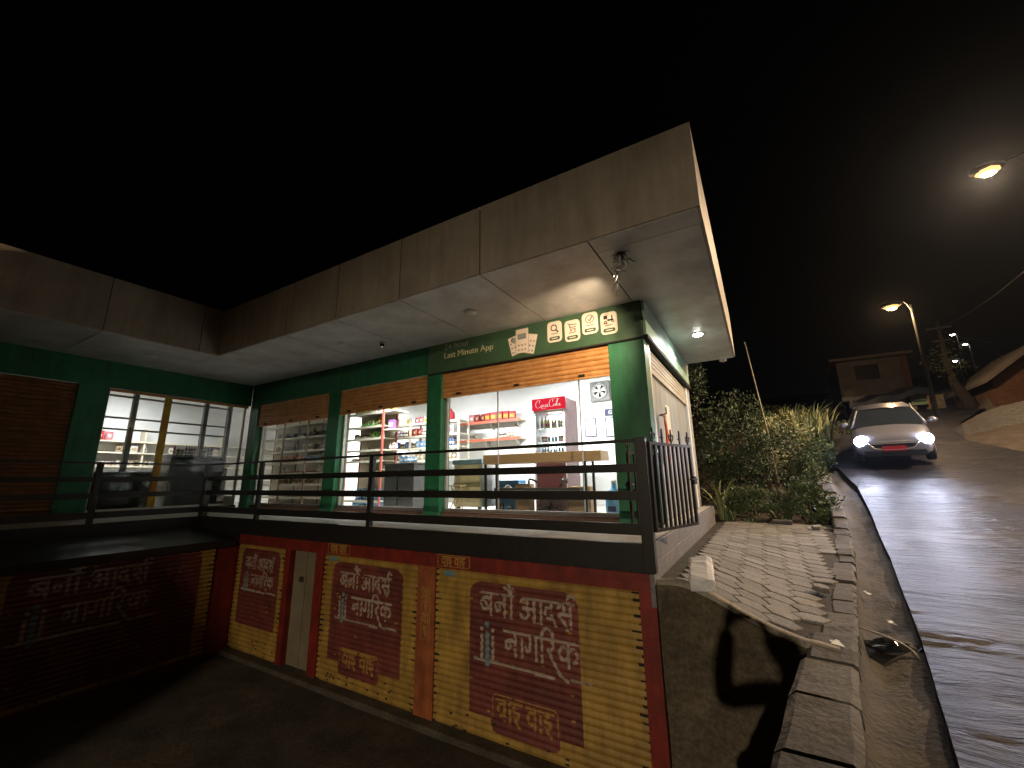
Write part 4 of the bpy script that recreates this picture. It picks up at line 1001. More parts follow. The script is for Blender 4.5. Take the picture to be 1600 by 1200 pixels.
# red lipped wall shelves in the right window
def wall_shelf(x0, x1, z, label):
    t = thing('wall_shelf', label, 'shelf', ((x0 + x1) / 2, 9.85, z))
    mb = MB(); mb.box(x0, x1, 9.66, 9.998, z - .03, z); W_(mb, 'shelf_board', M['shelfw'], t)
    mb = MB(); mb.box(x0, x1, 9.645, 9.66, z - .055, z + .012); W_(mb, 'lip', M['shelfr'], t)
    for x in np.linspace(x0 + .2, x1 - .2, 3):
        mb = MB(); mb.prism([(9.98, z - .22), (9.998, z - .22), (9.998, z - .03), (9.70, z - .03)], 'x', x - .01, x + .01); W_(mb, 'bracket', M['alu'], t)
    return t
wall_shelf(-7.55, -5.42, 1.60, 'upper red edged wall shelf of packets in the right window')
wall_shelf(-7.85, -5.42, 1.10, 'lower red edged wall shelf of packets in the right window')
row(-7.2, -5.45, 9.78, 1.60, [('packet', RED, WHT), ('packet', PINK, WHT), ('carton', RED, YEL), ('packet', DRED, TAN), ('carton', PINK, WHT)], 'on the upper red edged wall shelf', 1.28)
row(-7.8, -5.45, 9.78, 1.10, [('jar', BRN, WHT), ('jar', WHT, TAN), ('packet', PINK, WHT), ('tray', WHT, TAN), ('jar', STEEL, WHT), ('packet', RED, WHT)], 'on the lower red edged wall shelf', 1.05, fill=.85)
# cream shelf unit between right and middle window
def rack(name, label, x0, x1, y0, y1, zs, post, board, posts=None, top=None, cat='shelf unit', back=None):
    t = thing(name, label, cat, ((x0 + x1) / 2, (y0 + y1) / 2, ZI))
    zt = top or max(zs) + .3
    xs_ = posts or [x0, x1]
    for x in xs_:
        for y in (y0, y1):
            mb = MB(); mb.box(x - .028, x + .028, y - .02, y + .02, ZI, zt); W_(mb, 'upright', post, t)
    for z in zs:
        mb = MB(); mb.box(x0 + .0, x1, y0 + .022, y1 - .022, z - .025, z); mb.box(x0, x1, y0 + .004, y0 + .022, z - .05, z + .006); W_(mb, 'shelf_board', board, t)
    if back:
        mb = MB(); mb.box(x0, x1, y1 - .018, y1 - .008, ZI, zt); W_(mb, 'back_panel', back, t)
    return t
rack('shelf_unit', 'long cream shelf unit of packets behind the pillar between two windows', -10.3, -6.85, 8.82, 9.25, (1.60, 1.24, .90, .55), M['shelfw'], M['shelfw'], [-10.3, -8.6, -6.85], top=1.66)
row(-7.75, -6.9, 9.0, 1.60, [('sack', PINK, RED), ('sack', RED, PINK)], 'on top of the cream shelf unit behind the pillar', .95, gap=.0)
row(-9.6, -7.9, 9.0, 1.60, [('packet', YEL, ORG), ('packet', PINK, WHT), ('carton', WHT, YEL)], 'on top of the cream shelf unit in the middle window', 1.1, fill=.5)
row(-10.0, -7.7, 8.95, 1.24, [('jar', BRN, WHT), ('packet', DRED, TAN), ('pot', BRN, TAN), ('jar', PUR, WHT)], 'on the second level of the cream shelf unit', 1.15)
row(-7.7, -6.9, 8.95, 1.24, [('carton', WHT, PINK)], 'on the second level of the cream shelf unit, right end', 1.2, gap=.03)
row(-10.0, -6.95, 8.95, .90, [('packet', SKY, WHT), ('packet', BLU, SKY), ('jar', BLK, TAN), ('bottle', BLU, WHT)], 'on the third level of the cream shelf unit', 1.05)
row(-10.0, -6.95, 8.95, .55, [('jar', WHT, TAN), ('packet', TAN, WHT)], 'on the low level of the cream shelf unit', 1.0, fill=.7)
# red posted gondola in the middle window
rack('shelf_unit', 'red posted shelf unit with cream boards in the middle window', -9.65, -8.28, 7.5, 7.98, (1.78, 1.42, 1.10, .80, .52, .24, -.48), M['postr'], M['shelfw'], top=1.84, back=M['shelfw'])
t = thing('end_shelf', 'narrow cream end shelves hung on the red post of the middle window', 'shelf', (-8.1, 7.74, .2))
for z in (1.78, 1.30, .78, .30):
    mb = MB(); mb.box(-8.25, -7.86, 7.50, 7.98, z - .03, z); W_(mb, 'shelf_board', M['shelfw'], t)
row(-9.55, -8.35, 7.66, 1.78, [('packet', TAN, WHT), ('packet', LIM, WHT), ('carton', WHT, TAN)], 'along the top of the red posted shelf unit', 1.1)
row(-9.3, -8.35, 7.66, 1.42, [('bottle', BRN, TAN), ('bottle', YEL, BRN), ('jar', BRN, GRN)], 'on the second level of the red posted shelf unit', 1.0)
row(-9.55, -8.35, 7.66, 1.10, [('packet', GRN, LIM), ('can', BRN, WHT), ('jar', BRN, WHT)], 'on the third level of the red posted shelf unit', .95)
row(-9.55, -8.35, 7.66, .80, [('tray', TAN, BRN), ('tray', WHT, TAN)], 'on the fourth level of the red posted shelf unit', 1.0, fill=.7)
row(-9.55, -8.35, 7.66, .52, [('tray', WHT, TAN), ('jar', BRN, WHT)], 'on the fifth level of the red posted shelf unit', 1.0, fill=.6)
row(-8.22, -7.9, 7.68, 1.78, [('packet', LIM, YEL), ('packet', YEL, WHT)], 'on the topmost end shelf by the red post', 1.3)
row(-8.22, -7.9, 7.68, 1.30, [('carton', PUR, WHT), ('carton', WHT, BLU)], 'on the second end shelf by the red post', 1.3)
row(-8.22, -7.9, 7.68, .78, [('jar', RED, WHT), ('jar', PINK, WHT)], 'on the third end shelf by the red post', 1.0)
for i, (x, z) in enumerate(((-9.15, ZI), (-8.62, ZI), (-9.12, ZI + .235), (-8.66, ZI + .235))):
    t = thing('bottle_pack', ('bottom' if i < 2 else 'top') + (' left' if i % 2 == 0 else ' right') + ' shrink wrapped blue bottle pack under the red posted shelf unit', 'bottle pack', (x, 7.72, z + (.0 if i < 2 else 0)), 0, 'blue bottle packs under the red posted shelf unit')
    mb = MB()
    for a in range(4):
        for b in range(2): mb.lathe([(.045, 0), (.05, .02), (.05, .15), (.02, .2), (.02, .225)], 8, (-.17 + a * .113, -.06 + b * .11, 0))
    mb.build('bottles', M['bottleblue'], t); mb = MB(); mb.box(-.232, .232, -.122, .112, .03, .11); mb.build('wrap', M['bottleblue'], t)
# dark cabinet and its goods
t = thing('dark_cabinet', 'dark grey chest cabinet standing beside the green pillar in the middle window', 'cabinet', (-7.15, 7.3, ZI))
mb = MB(); mb.box(-7.65, -6.72, 7.05, 7.6, ZI + .06, .36); W_(mb, 'body', M['dgrey'], t, .015); mb = MB(); mb.box(-7.67, -6.70, 7.03, 7.62, .365, .40); W_(mb, 'lid', M['dgrey'], t, .01)
mb = MB(); mb.box(-7.62, -6.75, 7.08, 7.57, ZI, ZI + .06); W_(mb, 'foot', M['blackpl'], t)
mb = MB(); mb.box(-7.22, -7.19, 7.045, 7.05, ZI + .1, .33); W_(mb, 'door_gap', M['blackpl'], t)
row(-7.3, -6.75, 7.2, .40, [('jar', WHT, SKY), ('carton', SKY, WHT)], 'standing on the dark grey cabinet', .8)
# brown rack with glassware, left front window
rack('shelf_unit', 'brown posted rack of pots and glassware in the left front window', -13.9, -10.5, 7.5, 8.0, (1.72, 1.32, .92, .58, .26, -.05, -.42), M['postb'], M['shelfw'], [-13.9, -12.62, -11.42, -10.5], top=2.0, back=M['shelfw'])
random.seed(8)
row(-13.3, -10.6, 7.72, 1.32, [('pot', BLK, STEEL), ('jar', GRY, STEEL), ('bottle', BLK, STEEL), ('pot', GRY, STEEL)], 'on the top level of the brown posted rack', 1.1)
row(-13.3, -10.6, 7.72, .92, [('pot', BLK, STEEL), ('pot', STEEL, BLK), ('jar', BRN, STEEL), ('carton', TAN, BRN)], 'on the second level of the brown posted rack', 1.1)
row(-13.0, -10.6, 7.72, .58, [('packet', GRN, TAN), ('carton', SKY, WHT), ('packet', ORG, WHT), ('jar', WHT, STEEL)], 'on the third level of the brown posted rack', .95)
row(-12.9, -10.6, 7.72, .26, [('jar', WHT, STEEL), ('bottle', STEEL, WHT), ('tray', TAN, ORG)], 'on the fourth level of the brown posted rack', .9, fill=.8)
row(-12.9, -10.6, 7.72, -.05, [('tray', TAN, WHT), ('carton', TAN, BRN)], 'on the low level of the brown posted rack', .9, fill=.6)
# wing: grey framed rack near the glass and shelves against the back
t = thing('open_rack', 'tall grey open frame just inside the wing window', 'shelf unit', (-12.6, 4.3, ZI))
for y in (3.80, 4.42, 5.28, 5.86):
    mb = MB(); mb.box(-12.66, -12.54, y - .045, y + .045, ZI, 2.30); W_(mb, 'upright', M['postg'], t)
for z in (1.50, 1.24, 2.0):
    mb = MB(); mb.box(-12.64, -12.56, 3.2, 5.86, z - .018, z + .018); W_(mb, 'cross_bar', M['postg'], t)
t = thing('wall_rack', 'long cream shelves of goods against the far wall of the wing', 'shelf unit', (-15.7, 5.6, ZI))
for z in (1.22, .90, .52, .1):
    mb = MB(); mb.box(-15.98, -15.55, 3.0, 9.3, z - .04, z); W_(mb, 'shelf_board', M['shelfw'], t)
mb = MB()
for y in (3.0, 5.1, 7.2, 9.3): mb.box(-15.97, -15.6, y - .02, y + .02, ZI, 1.6)
W_(mb, 'upright', M['shelfw'], t)
row(4.0, 7.6, -15.72, .90, [('packet', TAN, BRN), ('jar', BRN, WHT), ('carton', WHT, TAN)], 'on the upper cream shelf of the wing', 1.0, fill=.5, axis='y', face=PI / 2)
row(4.0, 7.6, -15.72, .52, [('jar', WHT, TAN), ('jar', BRN, TAN), ('can', WHT, RED)], 'on the lower cream shelf of the wing', 1.0, axis='y', face=PI / 2)
row(4.0, 4.6, -15.72, 1.22, [('packet', PINK, WHT), ('packet', RED, WHT)], 'high on the left of the cream wing shelves', 1.3, axis='y', face=PI / 2)
for y0, y1, zt, lb in ((4.62, 5.82, .66, 'black chest freezer with curved glass top behind the wing window'), (3.2, 4.45, .28, 'low black chest counter at the left of the wing window')):
    t = thing('chest_freezer', lb, 'freezer', (-12.75, (y0 + y1) / 2, ZI))
    mb = MB(); mb.box(-13.1, -12.42, y0, y1, ZI + .05, zt - .06); W_(mb, 'body', M['blackpl'], t, .02)
    mb = MB(); mb.prism([(-13.1, zt - .055), (-12.42, zt - .055), (-12.45, zt), (-12.7, zt + .07), (-13.05, zt + .07)], 'y', y0 + .02, y1 - .02); W_(mb, 'lid', M['blackpl'], t, .01)
    mb = MB(); mb.box(-12.415, -12.40, y0 + .1, y0 + .3, zt - .2, zt - .16); W_(mb, 'handle', M['alu'], t)
row(4.75, 5.7, -12.75, .74, [('bottle', PUR, WHT), ('jar', BRN, WHT)], 'on the black chest freezer in the wing', .8, axis='y', face=PI / 2)
put('bottle', GRN, LIM, -12.62, 5.88, .40, 'green bottle at the right end of the black chest freezer', None, 1.3)
mb = MB(); mb.box(-12.66, -12.50, 5.80, 5.96, ZI, .40); solo(mb, 'bottle_stand', M['dgrey'], 'slim dark stand carrying the green bottle beside the freezer', 'stand', bevel=.01)
mb = MB(); mb.box(-12.35, -12.0, 5.72, 5.92, ZI, -.32); mb.box(-12.33, -12.02, 5.715, 5.72, -.55, -.45, 1); o = solo(mb, 'white_carton', [M['paper'], M['dgrey']], 'white printed carton on the floor in the corner of the wing window', 'carton', bevel=.004)

# table with deep apron, papers, chair
t = thing('counter_desk', 'tan wooden topped desk on black metal legs in the right window', 'desk', (-3.45, 6.95, ZI))
mb = MB(); mb.box(-4.62, -2.55, 6.72, 7.20, .285, .46); W_(mb, 'desk_front', M['wood'], t, .006)
mb = MB(); mb.box(-2.545, -2.27, 6.74, 7.18, .29, .455); W_(mb, 'desk_end', M['wood'], t, .006)
for x in (-4.58, -2.56):
    for y in (6.76, 7.15):
        mb = MB(); mb.box(x - .02, x + .02, y - .02, y + .02, ZI, .284); W_(mb, 'leg', M['black'], t)
mb = MB(); mb.box(-4.56, -2.58, 6.75, 6.78, -.36, -.32); W_(mb, 'rail', M['black'], t)
mb = MB(); mb.box(-4.45, -2.7, 6.85, 7.1, -.30, -.16); W_(mb, 'drawer_tray', M['dgrey'], t)
ch = thing('office_chair', 'maroon padded office chair pushed under the desk', 'chair', (-3.55, 7.55, ZI))
mb = MB(); mb.box(-.32, .32, -.08, .06, .38, 1.02); mb.build('backrest', M['maroonleather'], ch, .06, 3); mb = MB(); mb.box(-.28, .28, -.38, .2, .36, .46); mb.build('seat', M['maroonleather'], ch, .04, 3)
mb = MB(); mb.tube([(0, -.1, .36), (0, -.1, .12)], .03, 8); mb.build('column', M['blackpl'], ch)
mb = MB()
for k in range(5): mb.tube([(0, -.1, .12), (.28 * math.cos(k * 1.256), -.1 + .28 * math.sin(k * 1.256), .05)], [.025, .018], 6); mb.ball((.28 * math.cos(k * 1.256), -.1 + .28 * math.sin(k * 1.256), .03), .03, 6)
mb.build('base', M['blackpl'], ch)
for s in (-1, 1):
    mb = MB(); mb.tube(smooth_pts([(s * .3, .0, .55), (s * .36, -.12, .62), (s * .36, -.3, .62), (s * .3, -.34, .44)], 4), .022, 6); mb.build('arm', M['blackpl'], ch)
# display case / crates at the left of the right window
t = thing('display_case', 'cream and pale blue glass fronted case at the left of the right window', 'cabinet', (-5.0, 7.0, ZI))
mb = MB(); mb.box(-5.42, -4.78, 6.85, 7.4, ZI + .12, .30); W_(mb, 'body', M['cream'], t, .008); mb = MB(); mb.box(-5.45, -4.72, 6.82, 7.42, .305, .40); W_(mb, 'top', mat('steel_blue_top', (.2, .32, .42), None, .35), t, .01)
mb = MB(); mb.box(-5.42, -4.78, 6.835, 6.848, -.14, -.06); W_(mb, 'band', mat('olive_band', (.28, .24, .13), None, .5), t); mb = MB(); mb.box(-4.77, -4.72, 6.84, 7.40, ZI + .12, .30); W_(mb, 'side_trim', M['alu'], t)
for x in (-5.36, -4.84):
    mb = MB(); mb.box(x - .03, x + .03, 6.9, 6.96, ZI, ZI + .12); W_(mb, 'foot', M['blackpl'], t)
t = thing('folding_stool', 'thin wire folding stool in front of the cream case', 'stool', (-5.12, 6.55, ZI))
mb = MB()
for s in (-1, 1):
    mb.tube([(s * .14, -.1, 0), (-s * .13, .0, .52)], .009, 6); mb.tube([(s * .14, .12, 0), (-s * .13, .0, .52)], .009, 6)
mb.build('legs', M['wood'], t); mb = MB(); mb.box(-.15, .15, -.09, .09, .52, .54); mb.build('seat', M['wood'], t)
t = thing('drink_crate', 'blue printed drinks carton stacked under the left end of the desk', 'carton', (-4.35, 7.35, ZI))
mb = MB(); mb.box(-.24, .24, -.15, .15, 0, .62); mb.build('body', mat('blue_carton', (.06, .22, .42), (.05, .18, .36), .5), t, .006); mb = MB(); mb.lathe([(.11, 0), (.115, .004), (.001, .005)], 20)
for i in range(len(mb.v)): x, y, z = mb.v[i]; mb.v[i] = (x * .9, -.151 - z, y + .42)
mb.build('label_disc', M['paper'], t)
for (x, y, w, d, h, lb) in ((-4.0, 7.25, .3, .22, .55, 'tall cardboard box with an orange patch under the desk'), (-2.85, 7.3, .42, .3, .5, 'crumpled brown sack under the right end of the desk')):
    mb = MB(); mb.box(x - w / 2, x + w / 2, y - d / 2, y + d / 2, ZI, ZI + h); mb.box(x - w / 3, x + w / 8, y - d / 2 - .004, y - d / 2, ZI + h * .6, ZI + h * .9, 1)
    solo(mb, 'cardboard_box' if 'box' in lb else 'sack', [M['card'], M['orange'] if 'box' in lb else M['wood']], lb, 'box' if 'box' in lb else 'sack', bevel=.02 if 'box' in lb else .06)
for x, r, h, lb in ((-4.15, .07, .22, 'dark upside down bucket near the window sill'), (-3.95, .06, .17, 'small black bucket beside the dark upside down bucket')):
    mb = MB(); mb.lathe([(r, 0), (r * .75, h), (r * .6, h), (.001, h)], 12, (x, 6.62, ZI)); mb.tube(smooth_pts([(x - r, 6.62, ZI + .03), (x, 6.5, ZI + .05), (x + r, 6.62, ZI + .03)], 4), .004, 5); solo(mb, 'bucket', M['blackpl'], lb, 'bucket')
t = thing('water_jug', 'large blue water jug on the floor at the right end of the window', 'water jug', (-2.02, 6.55, ZI))
mb = MB(); mb.lathe([(.13, 0), (.145, .02), (.145, .10), (.138, .12), (.145, .14), (.145, .36), (.12, .42), (.05, .47), (.042, .50), (.042, .56)], 20); b = mb.build('body', M['bottleblue'], t)
mb = MB(); mb.lathe([(.046, .56), (.046, .60), (.03, .605)], 14); mb.build('cap', M['white'], t)
mb = MB(); mb.box(-.07, .05, -.149, -.146, .14, .22); mb.build('label', M['navy'], t)
mb = MB(); mb.box(-2.40, -1.45, 9.0, 9.5, ZI, .25); mb.box(-2.2, -2.02, 8.994, 9.0, .0, .12, 1); solo(mb, 'grey_cabinet', [M['dgrey'], M['paper']], 'grey cabinet with a white note against the back wall right of the desk', 'cabinet', bevel=.01)
# things on the back wall
t = thing('exhaust_fan', 'square grey exhaust fan high on the back wall', 'fan', (-3.27, 9.98, 2.13))
mb = MB(); mb.box(-.26, .26, -.06, .01, -.26, .26); mb.build('housing', mat('fan_grey', (.2, .2, .2), None, .5), t, .03)
mb = MB(); k = len(mb.v); mb.lathe([(.20, 0), (.21, .02), (.15, .02), (.15, 0)], 20)
for i in range(len(mb.v)): x, y, z = mb.v[i]; mb.v[i] = (x, -.062 - z, y)
mb.build('ring', mat('fan_ring', (.4, .4, .4), None, .5), t)
mb = MB()
for k in range(5):
    a = k * 1.2566; mb.add([(.05 * math.cos(a), -.07, .05 * math.sin(a)), (.15 * math.cos(a), -.068, .15 * math.sin(a)), (.15 * math.cos(a + .7), -.075, .15 * math.sin(a + .7)), (.05 * math.cos(a + .9), -.078, .05 * math.sin(a + .9))], [(0, 1, 2, 3)])
mb.ball((0, -.08, 0), .055, 8); mb.build('blades', M['white'], t)
t = thing('wall_fan', 'round wire wall fan on a bracket at the right of the back wall', 'fan', (-2.62, 9.9, 2.02))
mb = MB()
for r, y in ((.24, -.2), (.24, -.14), (.17, -.24), (.08, -.26)): mb.tube([(r * math.cos(a), y, r * math.sin(a)) for a in np.linspace(0, 2 * PI, 25)], .006, 5, caps=False)
for a in np.linspace(0, 2 * PI, 13)[:-1]: mb.tube([(.0, -.265, 0), (.17 * math.cos(a), -.24, .17 * math.sin(a)), (.24 * math.cos(a), -.17, .24 * math.sin(a))], .004, 4)
mb.build('cage', M['dgrey'], t)
mb = MB()
for k in range(3):
    a = k * 2.094; mb.add([(0, -.17, .0), (.2 * math.cos(a), -.15, .2 * math.sin(a)), (.21 * math.cos(a + .8), -.19, .21 * math.sin(a + .8)), (.08 * math.cos(a + 1.1), -.18, .08 * math.sin(a + 1.1))], [(0, 1, 2, 3)])
mb.build('blades', M['cream'], t); mb = MB(); mb.tube([(0, -.15, 0), (0, 0, -.05), (0, .09, -.22)], [.05, .04, .025], 8); mb.build('bracket', M['white'], t)
for x, z, w, h, lb in ((-3.58, 1.24, .30, .46, 'dark framed notice on the back wall, beside the fridge'), (-3.02, 1.22, .34, .48, 'dark framed certificate on the back wall, below the navy sign')):
    t = thing('framed_notice', lb, 'picture', (x, 9.985, z))
    mb = MB()
    for a in ((-w / 2, -w / 2 + .022, -h / 2, h / 2), (w / 2 - .022, w / 2, -h / 2, h / 2), (-w / 2 + .022, w / 2 - .022, -h / 2, -h / 2 + .022), (-w / 2 + .022, w / 2 - .022, h / 2 - .022, h / 2)): mb.box(a[0], a[1], -.015, .01, a[2], a[3])
    mb.build('frame', M['navy'], t); mb = MB(); mb.box(-w / 2 + .022, w / 2 - .022, -.004, .006, -h / 2 + .022, h / 2 - .022); mb.build('sheet', M['paper'], t)
    mb = MB()
    for k in range(7):
        L = .2 if k % 3 else .12; mb.box(-L / 2, L / 2, -.006, -.005, h / 2 - .09 - k * .045, h / 2 - .08 - k * .045)
    mb.build('text_lines', M['inkgrey'], t)
t = thing('wall_sign', 'navy sign with white letters on the back wall, cut off by the green pillar', 'sign', (-2.95, 9.985, 1.585))
mb = MB(); mb.box(-.24, .35, -.012, .01, -.085, .085); mb.build('plate', M['navy'], t)
letters('lettering', 'GUI', .14, M['white'], t, (-.15, -.014, -.05))

# orange cloth and pipe hooks at the side door
t = thing('orange_cloth', 'orange cloth hanging from a bolt on the side door above the gate', 'cloth', (XC + .0, 6.93, .25))
mb = MB(); vs = []; nn = 10
for i in range(nn + 1):
    z = .74 - .74 * i / nn
    for j in range(4): vs.append((.02 + .02 * math.sin(j * 2 + i * .4), -.05 + j * (.03 + .004 * i) + .006 * i, z))
mb.add(vs, [(i * 4 + j, i * 4 + j + 1, i * 4 + 5 + j, i * 4 + 4 + j) for i in range(nn) for j in range(3)], 0, True); mb.build('fabric', M['orangecloth'], t)
mb = MB(); mb.tube([(-.06, -.02, .72), (.06, -.02, .74), (.06, -.02, .84)], .012, 6); mb.tube([(.03, -.25, .68), (.03, .0, .70)], .012, 6); mb.build('bolt', M['dgrey'], t)

# ================================================================== THINGS ON THE PATH AND GUTTER
mb = MB(); random.seed(4)
T = Matrix.Translation((-.635, 4.74, -.985)) @ Euler((math.radians(20), math.radians(-4), math.radians(4))).to_matrix().to_4x4()
vs = []; n = 6
for i in range(n + 1):
    for a, b in ((-.105, 0), (.105, 0), (.11, .10), (.06, .125), (-.09, .12), (-.11, .10)):
        r = lambda s: random.uniform(-s, s); vs.append(T @ Vector((a + r(.008), -.20 + .42 * i / n + r(.008), b + r(.01))))
fs = [(i * 6 + j, i * 6 + (j + 1) % 6, i * 6 + 6 + (j + 1) % 6, i * 6 + 6 + j) for i in range(n) for j in range(6)] + [(0, 1, 2, 3, 4, 5), tuple(n * 6 + i for i in range(6))]
mb.add(vs, fs); solo(mb, 'stone_block', M['marble'], 'bright white streaked stone block lying tilted at the edge of the paved path', 'stone', bevel=.008)
# dark bag and stick in the gutter
mb = MB(); random.seed(9); nn = 10; vs = []
zb = zr(5.3) - .17
for i in range(7):
    for k in range(nn):
        t = i / 6; a = 2 * PI * k / nn; r = math.sin(PI * (.08 + .84 * t)) * (1 + .5 * (nz(k * 1.7, i * 1.3) - .5))
        vs.append((.80 + .17 * r * math.cos(a) * 1.2, 5.28 + .12 * r * math.sin(a), zb + .12 * t + .05 * (nz(k, i, 1.3) - .5)))
mb.add(vs, [(i * nn + k, i * nn + (k + 1) % nn, (i + 1) * nn + (k + 1) % nn, (i + 1) * nn + k) for i in range(6) for k in range(nn)] + [tuple(range(nn)), tuple(6 * nn + k for k in range(nn))])
solo(mb, 'rubbish_bag', M['blackpl'], 'crumpled black plastic bag lying in the gutter', 'bag')
mb = MB(); mb.tube(smooth_pts([(.62, 5.52, zb + .13), (.78, 5.30, zb + .14), (.90, 5.15, zb + .11), (.94, 5.02, zb + .05)], 4), [.008] * 12 + [.004], 5); solo(mb, 'stick', M['bamboo'], 'thin pale stick lying over the black bag in the gutter', 'stick')
random.seed(15)
for i, (x, y, lb) in enumerate(((.34, 4.62, 'small torn wrapper at the broken end of the path'), (.95, 8.2, 'little white scrap in the far part of the gutter'), (.92, 6.9, 'curled white wrapper half way along the gutter'), (.95, 5.9, 'crumpled scrap beyond the black bag in the gutter'), (.98, 10.4, 'tiny bright scrap beside the far kerb'))):
    mb = MB(); z = (zpath(x, y) if i == 0 else zr(y) - .11) + .01; w = random.uniform(.03, .06)
    p = [(x + random.uniform(-w, w), y + random.uniform(-w * 1.6, w * 1.6), z + random.uniform(0, .035)) for _ in range(8)]
    mb.add(p, [(0, 1, 2), (1, 2, 3), (2, 3, 4), (3, 4, 5), (4, 5, 6), (5, 6, 7)]); solo(mb, 'litter', M['paper'], lb, 'litter')
mb = MB(); mb.box(.05, .42, 10.95, 11.2, -1.03, -.94); solo(mb, 'flat_stone', M['stone'], 'flat pale stone at the far edge of the path before the bushes', 'stone', bevel=.03)
for (x, y, s, lb) in ((1.02, 10.2, .11, 'loose broken paver tipped up against the far kerb'), (.66, 6.2, .10, 'loose broken paver tipped against the kerb half way up the path')):
    mb = MB(); T = Matrix.Translation((x - .25, y, zpath(x - .25, y) + .02)) @ Euler((random.uniform(-.1, .12), random.uniform(-.25, -.1), random.uniform(0, 3))).to_matrix().to_4x4()
    pts = [(math.cos(a) * s * random.uniform(.7, 1.1), math.sin(a) * s * random.uniform(.6, .9)) for a in np.linspace(0, 2 * PI, 7)[:-1]]
    vs = [T @ Vector((p[0], p[1], 0)) for p in pts] + [T @ Vector((p[0], p[1], .06)) for p in pts]
    mb.add(vs, [tuple(range(6)), tuple(range(6, 12))] + [(i, (i + 1) % 6, 6 + (i + 1) % 6, 6 + i) for i in range(6)]); solo(mb, 'loose_paver', M['paver'], lb, 'paver', bevel=.01)

# ================================================================== VEGETATION
def leaf_mesh(mb, P, N, size, mi=0, asp=.5):
    """one folded leaf at P pointing along N"""
    N = N.normalized(); a = N.orthogonal().normalized(); a.rotate(Matrix.Rotation(random.uniform(0, 6.3), 3, N)); b = N.cross(a)
    L = size; w = size * asp
    mb.add([P, P + N * L * .5 + a * w * .5 + b * w * .12, P + N * L - b * L * .15, P + N * L * .5 - a * w * .5 + b * w * .12], [(0, 1, 2), (0, 2, 3)], mi)
def shrub(name, label, base, rx, ry, h, nleaf, size, mats, cat, group=None, clumps=22, asp=.5, stems=5, up=.5, seed=1):
    random.seed(seed); t = thing(name, label, cat, base, 0, group)
    mb = MB(); cl = []
    for i in range(clumps):
        a = random.uniform(0, 2 * PI); e = random.random() ** .7; rr = math.sqrt(max(.02, 1 - (e * .98) ** 2.2)) * random.uniform(.45, 1.05)
        cl.append((Vector((rx * rr * math.cos(a), ry * rr * math.sin(a), h * (.06 + .9 * e))), random.uniform(.55, 1.25)))
    for i in range(nleaf):
        c, s = random.choice(cl)
        d = Vector((random.gauss(0, 1), random.gauss(0, 1), random.gauss(0, 1))); d = d.normalized() * (random.random() ** .45)
        p = c + Vector((d.x * rx * .30 * s, d.y * ry * .30 * s, d.z * h * .20 * s))
        if p.z < .01: p.z = random.uniform(.01, .1)
        n = Vector((d.x, d.y, d.z * .6 + up)) + Vector((random.gauss(0, .45), random.gauss(0, .45), random.gauss(0, .45)))
        leaf_mesh(mb, p, n, size * random.uniform(.6, 1.35), 0 if random.random() < .8 else 1, asp)
    mb.build('foliage', mats, t, fix=False)
    mb = MB()
    for i in range(stems):
        c, s = cl[i % len(cl)]; mb.tube([(random.uniform(-.08, .08), random.uniform(-.08, .08), 0), (c.x * .4 + random.uniform(-.1, .1), c.y * .4, c.z * .5), tuple(c)], [.028, .018, .008], 5)
    mb.build('stems', M['bark'], t); return t
def blades(name, label, base, nb, L, w, mats, cat, spread=.5, arch=1.0, group=None, seed=1, rad=.15, az=None):
    random.seed(seed); t = thing(name, label, cat, base, 0, group); mb = MB()
    for i in range(nb):
        a = random.uniform(0, 2 * PI) if az is None else az + random.gauss(0, .9); l = L * random.uniform(.55, 1.15); sp = spread * random.uniform(.3, 1.3); r0 = rad * random.random() ** .5; b = random.uniform(0, 6.28)
        p0 = Vector((r0 * math.cos(b), r0 * math.sin(b), 0)); dx = Vector((math.cos(a), math.sin(a), 0)); sd = Vector((-math.sin(a), math.cos(a), 0)); pts = []
        for k in range(7):
            q = k / 6; pts.append(p0 + dx * (sp * l * q ** 1.6) + Vector((0, 0, l * (q - arch * .42 * q ** 2.4))))
        vs = []
        for k, p in enumerate(pts):
            ww = w * (1 - (k / 6) ** 2) * .5 + .001; vs += [p + sd * ww, p - sd * ww]
        mb.add(vs, [(2 * k, 2 * k + 1, 2 * k + 3, 2 * k + 2) for k in range(6)], 0 if random.random() < .75 else 1, True)
    mb.build('blades', mats, t, fix=False); return t
LG = [M['leaf'], M['leafd']]; LD = [M['leafd'], M['leaf']]; LO = [M['leafy'], M['leaf']]
def gz(x, y): return zground(x, y) - .03
